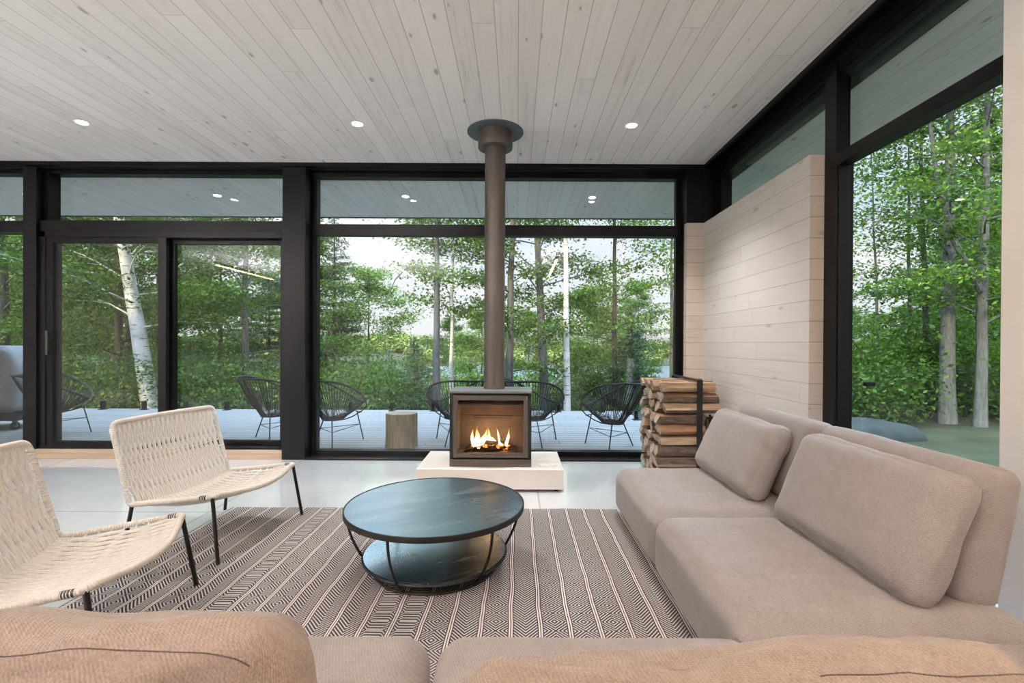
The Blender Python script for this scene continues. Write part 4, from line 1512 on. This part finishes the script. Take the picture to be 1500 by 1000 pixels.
cordm = MB().tube([(0.74 * math.cos(a) * 0.86, 0.31 * math.sin(a) * 0.95, 0.985 + 0.02 * math.sin(3 * a)) for a in np.linspace(0, 2 * math.pi, 40, endpoint=False)], 0.005, 6, True)
cordm.build('drawcord', M_WIRE, gr, True)

# glass railing
RTOP = 0.978


def railing(name, label, runs, clamp_every=0.75):
    e = empty(name, (0, 0, 0), 0, label, 'railing')
    for (a, b, cuts) in runs:
        a, b = Vector(a), Vector(b)
        L_ = (b - a).length
        d = (b - a).normalized()
        nrm = Vector((-d.y, d.x))
        pts = [0.0] + cuts + [L_]
        for i in range(len(pts) - 1):
            p0 = a + d * (pts[i] + 0.008)
            p1 = a + d * (pts[i + 1] - 0.008)
            t_ = nrm * 0.006
            vs_ = []
            for z_ in (DZ + 0.06, RTOP):
                for q in (p0 - t_, p1 - t_, p1 + t_, p0 + t_):
                    vs_.append((q.x, q.y, z_))
            MB().add(vs_, [(0, 3, 2, 1), (4, 5, 6, 7), (0, 1, 5, 4), (1, 2, 6, 5), (2, 3, 7, 6), (3, 0, 4, 7)]).build('glass_panel', M_RAILGLASS, e)
            ln = pts[i + 1] - pts[i]
            for f_ in ((0.25, 0.75) if ln > 0.9 else (0.5,)):
                c_ = a + d * (pts[i] + ln * f_)
                MB().box(c_.x - 0.03, c_.x + 0.03, c_.y - 0.03, c_.y + 0.03, DZ + 0.012, DZ + 0.16).box(c_.x - 0.055, c_.x + 0.055, c_.y - 0.055, c_.y + 0.055, DZ, DZ + 0.012).build('clamp', M_BLACK, e, bevel=0.003)
    return e


railing('glass_railing', 'frameless glass railing with black clamps around the deck edge', [((-13.4, 8.85), (1.99, 8.85), [1.53 * k for k in range(1, 10)]), ((1.99, 8.85), (1.99, 5.45), [1.2, 2.4])])

# low terrace with its own glass panel, seen through the side window
e = empty('glass_railing', (0, 0, 0), 0, 'glass railing outside, seen through the right side window', 'railing')
for x0_, x1_ in ((3.5, 4.24), (4.26, 6.2), (6.22, 8.3)):
    MB().box(x0_, x1_, 5.75, 5.762, DZ - 0.32, RTOP + 0.02).build('glass_panel', M_RAILGLASS, e)
    for f_ in (0.2, 0.8):
        c_ = x0_ + (x1_ - x0_) * f_
        MB().box(c_ - 0.025, c_ + 0.025, 5.725, 5.787, -0.62, DZ - 0.22).build('clamp', M_BLACK, e, bevel=0.003)
MB().box(4.19, 4.31, 5.735, 5.777, 0.74, 0.79).build('joint_clip', M_BLACK, e, bevel=0.002)

# boulder outside the right window
bo = rbox(1.9, 1.2, 0.6, 0.28, 12, lambda p, u: p * (1 + 0.22 * mnoise.noise(Vector((p.x * 1.3, p.y * 1.3, p.z * 1.6)))))
o = bo.build('boulder', M_ROCK, None, True, loc=(6.2, 8.6, -0.42))
tag(o, 'grey boulder on the ground outside the right side window', 'boulder')

# ------------------------------------------------------------------ trees
def leaf_object(name, C_, size, mat, parent, seed, up=0.6, aspect=0.55):
    rg = np.random.default_rng(seed)
    N = len(C_)
    nrm = rg.normal(size=(N, 3))
    nrm[:, 2] = np.abs(nrm[:, 2]) + up
    nrm /= np.linalg.norm(nrm, axis=1)[:, None]
    az = rg.normal(size=(N, 3))
    u_ = np.cross(nrm, az)
    u_ /= np.linalg.norm(u_, axis=1)[:, None] + 1e-9
    v_ = np.cross(nrm, u_)
    s = size * rg.uniform(0.65, 1.3, size=(N, 1))
    P0 = C_ - u_ * s * 0.5
    P1 = C_ + v_ * s * aspect * 0.5 - nrm * s * 0.06
    P2 = C_ + u_ * s * 0.5
    P3 = C_ - v_ * s * aspect * 0.5 - nrm * s * 0.06
    V = np.stack([P0, P1, P2, P3], axis=1).reshape(-1, 3).astype(np.float32)
    me = bpy.data.meshes.new(name)
    me.vertices.add(4 * N)
    me.vertices.foreach_set('co', V.ravel())
    me.loops.add(4 * N)
    me.loops.foreach_set('vertex_index', np.arange(4 * N, dtype=np.int32))
    me.polygons.add(N)
    me.polygons.foreach_set('loop_start', np.arange(0, 4 * N, 4, dtype=np.int32))
    me.polygons.foreach_set('loop_total', np.full(N, 4, dtype=np.int32))
    me.materials.append(mat)
    me.update(calc_edges=True)
    o = bpy.data.objects.new(name, me)
    COL.objects.link(o)
    o.parent = parent
    return o


def broadleaf(seed, H, r0, crown0, Rc, nb, leaves, lsize, bark, leafm, lean=(0, 0), cat='tree', sub=5, wig=0.10, clump=0.24, trunk_tw=1.0, arc=0.0):
    rg = random.Random(seed)
    e = empty('broadleaf_tree', (0, 0, 0), 0, None, cat)
    wood = MB()
    n = 14
    tp_ = []
    ox = oy = 0.0
    for i in range(n + 1):
        t_ = i / n
        if i > 0:
            ox += rg.uniform(-wig, wig) * H / 40
            oy += rg.uniform(-wig, wig) * H / 40
        tp_.append(Vector((lean[0] * H * t_ + ox + arc * H * t_ * t_, lean[1] * H * t_ + oy, H * t_)))
    tr = [max(0.008, r0 * (1.12 - 1.05 * (i / n)) if i else r0 * 1.3) for i in range(n + 1)]
    wood.tube(tp_, tr, 9)

    def at(t_):
        q = t_ * n
        i = min(n - 1, int(q))
        return tp_[i].lerp(tp_[i + 1], q - i)
    spots_ = []
    tw = MB()
    for b in range(nb):
        t_ = crown0 + (0.98 - crown0) * ((b + rg.random()) / nb)
        az = b * 2.399 + rg.uniform(-0.5, 0.5)
        k = (t_ - crown0) / (1 - crown0)
        prof_ = (0.55 + 0.55 * math.sin(math.pi * min(1, k * 0.9 + 0.12))) * (1 - 0.5 * k ** 3)
        L_ = Rc * prof_ * rg.uniform(0.65, 1.15)
        el = R(rg.uniform(8, 42) + 25 * k)
        d = Vector((math.cos(az) * math.cos(el), math.sin(az) * math.cos(el), math.sin(el)))
        p0 = at(t_)
        pts = [p0]
        for s in range(1, 6):
            dd = d + Vector((0, 0, -0.08 * s)) + Vector((rg.uniform(-.13, .13), rg.uniform(-.13, .13), rg.uniform(-.1, .1)))
            pts.append(pts[-1] + dd.normalized() * (L_ / 5))
        rb = max(0.006, min(0.022, tr[int(t_ * n)] * 0.25))
        tw.tube(pts, [rb * (1 - 0.17 * s) for s in range(6)], 5, cap=False)
        for q in range(sub):
            f_ = 0.25 + 0.75 * (q + rg.random()) / sub
            i = min(4, int(f_ * 5))
            ps = pts[i].lerp(pts[i + 1], f_ * 5 - i)
            a2 = az + rg.choice((-1, 1)) * rg.uniform(0.5, 1.2)
            l2 = L_ * rg.uniform(0.22, 0.45)
            d2 = Vector((math.cos(a2), math.sin(a2), rg.uniform(-0.12, 0.30)))
            pe = ps + d2 * l2
            pm_ = ps.lerp(pe, 0.5) + Vector((0, 0, 0.04 * l2))
            tw.tube([ps, pm_, pe], [max(0.004, rb * 0.4), 0.004, 0.003], 4, cap=False)
            spots_.append((ps, pe))
        spots_.append((pts[3], pts[5]))
    wood.build('trunk', bark, e, True)
    tw.build('branches', bark, e, True)
    rs = np.random.default_rng(seed)
    A = np.array([tuple(a) for a, b in spots_])
    B = np.array([tuple(b) for a, b in spots_])
    leaves = int(leaves * 1.6)
    ch = rs.integers(0, len(spots_), leaves)
    f_ = rs.uniform(0.15, 1.1, leaves)[:, None]
    C_ = A[ch] * (1 - f_) + B[ch] * f_ + rs.normal(size=(leaves, 3)) * np.array([clump, clump, clump * 0.42])
    leaf_object('foliage', C_, lsize * 1.15, leafm, e, seed + 1)
    return e


def spruce(seed, H, r0, Rb, leaves, crown0=0.06):
    rg = random.Random(seed)
    e = empty('spruce_tree', (0, 0, 0), 0, None, 'tree')
    wood = MB()
    wood.tube([(0, 0, 0), (0.02, 0.01, H * 0.5), (0, 0, H)], [r0, r0 * 0.6, 0.008], 8)
    tw = MB()
    segs = []
    t_ = crown0
    while t_ < 0.985:
        for k in range(rg.randint(5, 7)):
            az = rg.uniform(0, 2 * math.pi)
            L_ = Rb * (1 - t_) ** 0.85 * rg.uniform(0.75, 1.1) + 0.06
            p0 = Vector((0, 0, H * (t_ + rg.uniform(-.01, .01))))
            dr_ = Vector((math.cos(az), math.sin(az), 0))
            dro = -0.28 * (1 - t_) + 0.30 * t_
            p1 = p0 + dr_ * L_ * 0.55 + Vector((0, 0, dro * L_ * 0.6))
            p2 = p0 + dr_ * L_ + Vector((0, 0, dro * L_ * 0.75 + 0.05 * L_))
            tw.tube([p0, p1, p2], [0.012 * (1 - t_) + 0.004, 0.006, 0.003], 4, cap=False)
            segs.append((p0, p1, p2, L_))
        t_ += 0.030 + 0.012 * (1 - t_)
    wood.build('trunk', M_BARKDARK, e, True)
    tw.build('branches', M_BARKDARK, e, True)
    rs = np.random.default_rng(seed)
    Wt = np.array([s[3] ** 1.5 for s in segs])
    ch = rs.choice(len(segs), leaves, p=Wt / Wt.sum())
    P0 = np.array([tuple(s[0]) for s in segs])[ch]
    P1 = np.array([tuple(s[1]) for s in segs])[ch]
    P2 = np.array([tuple(s[2]) for s in segs])[ch]
    LL = np.array([s[3] for s in segs])[ch][:, None]
    f_ = rs.uniform(0.1, 1.0, leaves)[:, None]
    C_ = P0 * (1 - f_) ** 2 + P1 * 2 * f_ * (1 - f_) + P2 * f_ ** 2
    d = P2 - P0
    side = np.stack([-d[:, 1], d[:, 0], np.zeros(leaves)], axis=1)
    side /= np.linalg.norm(side, axis=1)[:, None] + 1e-9
    C_ = C_ + side * rs.normal(size=(leaves, 1)) * 0.20 * LL * (1.05 - 0.6 * f_) + rs.normal(size=(leaves, 3)) * 0.025
    C_[:, 2] -= np.abs(rs.normal(size=leaves)) * 0.045
    leaf_object('foliage', C_, 0.115, M_NEEDLE, e, seed + 1, 0.5, 0.26)
    return e


def put(e, px, d, label, sc=1.0, rot=0.0, group=None, dz=0.0):
    x_ = (px - 757.0) * d / F
    e.location = (x_, d, ground_z(x_, d) - 0.05 + dz)
    e.scale = (sc, sc, sc)
    e.rotation_euler = (0, 0, rot)
    e['label'] = label
    if group:
        e['group'] = group
    return e


# --- named trees
put(broadleaf(1, 10, 0.18, 0.26, 3.0, 30, 15000, 0.085, M_BIRCH, M_LEAF2, lean=(-0.17, 0.0), wig=0.05), 231, 11.0, 'thick leaning birch with white bark seen through the sliding door')
put(broadleaf(2, 10, 0.10, 0.16, 3.2, 34, 16000, 0.085, M_BARKDARK, M_LEAF), 172, 12.0, 'slim dark-trunked tree left of the leaning birch')
put(broadleaf(3, 10, 0.10, 0.14, 3.2, 36, 18000, 0.085, M_BARK, M_LEAF), 361, 12.6, 'leafy maple with a grey trunk left of the black column')
put(broadleaf(4, 10, 0.22, 0.16, 3.2, 34, 16000, 0.085, M_BARK, M_LEAF), 2, 11.5, 'stout grey tree at the left edge behind the grill')
put(spruce(5, 7.6, 0.09, 1.75, 15000), 489, 16.0, 'dark pointed spruce right of the black column')
put(broadleaf(6, 5.6, 0.06, 0.10, 1.7, 26, 9000, 0.085, M_BARK, M_LEAF2), 540, 17.0, 'light green young tree right of the pointed spruce')
put(broadleaf(7, 7.6, 0.06, 0.16, 1.0, 26, 6000, 0.085, M_BARK, M_LEAF2), 452, 15.5, 'light green young tree behind the black column')
t640 = put(broadleaf(8, 10, 0.10, 0.50, 2.4, 18, 4200, 0.085, M_BARKPALE, M_LEAF, wig=0.03), 640, 12.0, 'straight bare grey trunk left of the flue pipe')
cbn = MB().tube([(0.0, 0, 4.05), (-0.12, 0, 4.35), (-0.40, 0, 4.50), (-0.75, 0, 4.42), (-1.05, 0, 4.12), (-1.22, 0.02, 3.75), (-1.27, 0.02, 3.35)], [0.03, 0.028, 0.024, 0.02, 0.016, 0.011, 0.006], 6)
cbn.build('arched_branch', M_BARK, t640, True)
put(broadleaf(9, 9, 0.065, 0.36, 1.7, 22, 6000, 0.085, M_BIRCH, M_LEAF, lean=(0.01, 0), wig=0.12), 662, 13.0, 'thin white birch next to the straight grey trunk')
put(broadleaf(10, 10, 0.12, 0.18, 2.4, 28, 10000, 0.085, M_BARK, M_LEAF, lean=(0.01, 0)), 744, 12.5, 'grey trunk half hidden behind the flue pipe')
put(broadleaf(11, 11, 0.13, 0.16, 2.6, 32, 14000, 0.085, M_BARKPALE, M_LEAF, lean=(-0.045, 0), wig=0.05), 800, 13.0, 'large pale trunk leaning left, right of the flue pipe')
put(broadleaf(12, 10, 0.085, 0.56, 1.8, 14, 2500, 0.085, M_BIRCH, M_LEAF2, lean=(-0.012, 0), wig=0.04), 832, 11.6, 'slender straight white birch right of the flue pipe')
put(broadleaf(13, 9.5, 0.085, 0.20, 2.4, 26, 4500, 0.085, M_BARKDARK, M_LEAF, lean=(-0.01, 0)), 903, 13.5, 'wide spreading tree with dark trunk above the far right cord chair')
put(broadleaf(14, 9.0, 0.06, 0.14, 2.2, 26, 5000, 0.085, M_BARK, M_LEAF2), 985, 14.0, 'airy light green tree left of the wood-clad corner')
put(broadleaf(15, 4.6, 0.05, 0.05, 1.5, 26, 7000, 0.085, M_BARK, M_LEAF), 868, 16.0, 'bushy mid green tree behind the slender white birch')
put(spruce(16, 3.0, 0.05, 1.1, 7000), 606, 14.5, 'low dark spruce left of the straight grey trunk')
put(spruce(17, 3.2, 0.05, 1.2, 8000), 925, 13.0, 'low dark spruce right of the spreading tree')
# right window
put(broadleaf(18, 11, 0.125, 0.20, 1.7, 32, 6500, 0.085, M_BARKPALE, M_LEAF, wig=0.05), 1389, 9.5, 'thick pale grey trunk in the middle of the right window')
put(broadleaf(19, 10, 0.09, 0.18, 1.9, 32, 9000, 0.085, M_BARKPALE, M_LEAF2, lean=(0.02, 0), arc=0.0), 1437, 9.0, 'forked pale trunk near the right edge of the right window')
put(broadleaf(20, 9, 0.075, 0.20, 1.7, 24, 3000, 0.085, M_BARKDARK, M_LEAF, lean=(-0.04, 0)), 1362, 11.0, 'dark leaning trunk left of the thick pale trunk')
put(broadleaf(21, 9, 0.055, 0.20, 1.5, 22, 2000, 0.085, M_BARKDARK, M_LEAF2, lean=(-0.03, 0)), 1338, 12.5, 'thin dark stem in the right window, third from its left side')
put(broadleaf(22, 8, 0.042, 0.22, 1.5, 22, 1500, 0.085, M_BARK, M_LEAF2, lean=(-0.06, 0)), 1292, 12.0, 'thin grey sapling at the left side of the right window')
FK = MB().tube([(0, 0, 2.6), (-0.45, 0.1, 3.6), (-0.75, 0.15, 4.9), (-0.9, 0.2, 6.4)], [0.06, 0.05, 0.04, 0.025], 8)
for o_ in bpy.data.objects:
    if o_.get('label') == 'forked pale trunk near the right edge of the right window':
        FK.build('side_trunk', M_BARKPALE, o_, True)

# --- background trees: copies of six kinds, each its own thing
rng = random.Random(42)
kinds = [broadleaf(31, 8.0, 0.07, 0.08, 2.4, 30, 11000, 0.11, M_BARK, M_LEAF),
         broadleaf(32, 7.0, 0.06, 0.06, 2.2, 28, 10000, 0.11, M_BARKDARK, M_LEAF2),
         broadleaf(33, 9.0, 0.09, 0.10, 2.6, 32, 11000, 0.11, M_BARKDARK, M_LEAF),
         spruce(34, 6.5, 0.08, 1.8, 12000)]
KL = ['green leafy tree in the woods beyond the deck, behind the nearer trunks', 'light green leafy tree in the woods beyond the deck, behind the nearer trunks', 'tall green tree in the woods beyond the deck, behind the nearer trunks', 'dark green spruce in the woods beyond the deck, behind the nearer trunks']
bgspots = []
# left mass
for px_ in range(-150, 480, 36):
    bgspots.append((px_ + rng.uniform(-14, 14), rng.uniform(14.5, 24), rng.choice([0, 1, 2, 0, 1, 3]), rng.uniform(0.8, 1.15)))
for px_ in (462, 512, 548, 575, 598, 652, 700, 730, 775, 850, 878, 905, 930):
    bgspots.append((px_ + rng.uniform(-8, 8), rng.uniform(19, 27), rng.choice([0, 1, 3, 3]), rng.uniform(0.52, 0.68)))
for px_ in range(1060, 1560, 32):
    bgspots.append((px_ + rng.uniform(-12, 12), rng.uniform(14, 24), rng.choice([0, 1, 2, 0, 2]), rng.uniform(0.75, 1.1) if px_ > 1425 else rng.uniform(0.36, 0.46)))
for px_ in range(1440, 1640, 40):
    bgspots.append((px_ + rng.uniform(-12, 12), rng.uniform(24, 34), rng.choice([0, 2, 0]), rng.uniform(1.0, 1.3)))
used = set()
for px_, d_, k, s_ in bgspots:
    o = kinds[k] if k not in used else copy_tree(kinds[k])
    used.add(k)
    put(o, px_, d_, KL[k], s_, rng.uniform(0, 6.28), 'woodland trees behind: ' + ['leafy', 'light green', 'tall', 'spruce'][k])

# --- undergrowth: low bushes
def bush(seed, Rr, Hh, leaves, mat, size=0.09):
    rg = np.random.default_rng(seed)
    e = empty('wild_bush', (0, 0, 0), 0, None, 'bush')
    rr = random.Random(seed)
    st_ = MB()
    tips = []
    for k in range(16):
        a = rr.uniform(0, 6.28)
        q = Rr * rr.uniform(0.3, 1.0)
        h = Hh * rr.uniform(0.45, 1.0)
        st_.tube([(0.06 * math.cos(a), 0.06 * math.sin(a), 0), (q * 0.5 * math.cos(a), q * 0.5 * math.sin(a), h * 0.6), (q * math.cos(a), q * math.sin(a), h)], [0.016, 0.011, 0.005], 5)
        tips.append((q * math.cos(a), q * math.sin(a), h))
        tips.append((q * 0.6 * math.cos(a + .3), q * 0.6 * math.sin(a + .3), h * 0.65))
        tips.append((q * 0.9 * math.cos(a - .3), q * 0.9 * math.sin(a - .3), h * 0.4))
    st_.build('stems', M_BARKDARK, e, True)
    T = np.array(tips)
    ch = rg.integers(0, len(T), leaves)
    C_ = T[ch] + rg.normal(size=(leaves, 3)) * np.array([0.30, 0.30, 0.16])
    C_[:, 2] = np.maximum(C_[:, 2], 0.03)
    leaf_object('foliage', C_, size, mat, e, seed + 1)
    return e


bks = [bush(51, 1.1, 1.6, 5000, M_LEAF), bush(52, 1.0, 1.9, 5000, M_LEAF2), bush(53, 1.2, 1.3, 5000, M_LEAF)]
BL = ['mid green bush beyond the glass railing', 'light green bush beyond the glass railing', 'low dark green bush beyond the glass railing']
usedb = set()
bsp = []
for px_ in range(-120, 500, 34):
    bsp.append((px_ + rng.uniform(-10, 10), rng.uniform(10.2, 13.5)))
for px_ in (470, 505, 540, 580, 790, 845, 880, 910):
    bsp.append((px_ + rng.uniform(-10, 10), rng.uniform(12.0, 16)))
for px_ in range(1240, 1600, 30):
    bsp.append((px_ + rng.uniform(-10, 10), rng.uniform(11.5, 17)))
bsp += [(622, 17.5), (690, 18.5), (660, 24.0), (1262, 10.6), (1318, 11.2), (1410, 10.4), (1452, 11.0)]
for px_, d_ in bsp:
    k = rng.randrange(3)
    o = bks[k] if k not in usedb else copy_tree(bks[k])
    usedb.add(k)
    put(o, px_, d_, BL[k], rng.uniform(0.85, 1.35), rng.uniform(0, 6.28), 'wild bushes: ' + ['mid green', 'light green', 'low dark'][k])

# --- far shore woods, one mass
rs = np.random.default_rng(9)
NT_ = 520
cen = []
for k in range(NT_):
    yy = rs.uniform(133, 200)
    xx = rs.uniform(-1.15, 1.15) * yy
    cen.append((xx, yy, ground_z(xx, yy), rs.uniform(2.5, 5.0)))
cen = np.array(cen)
per = 130
ch = np.repeat(np.arange(NT_), per)
dirv = rs.normal(size=(len(ch), 3))
dirv /= np.linalg.norm(dirv, axis=1)[:, None]
hh = cen[ch, 3]
C_ = np.stack([cen[ch, 0] + dirv[:, 0] * hh * 0.42, cen[ch, 1] + dirv[:, 1] * hh * 0.42, cen[ch, 2] + hh * 0.52 + dirv[:, 2] * hh * 0.5], axis=1)
fo = leaf_object('distant_forest', C_, 1.1, M_FAR, None, 77, 0.5, 0.8)
tag(fo, 'sunlit yellow-green woods on the far shore of the lake', 'forest', kind='stuff')
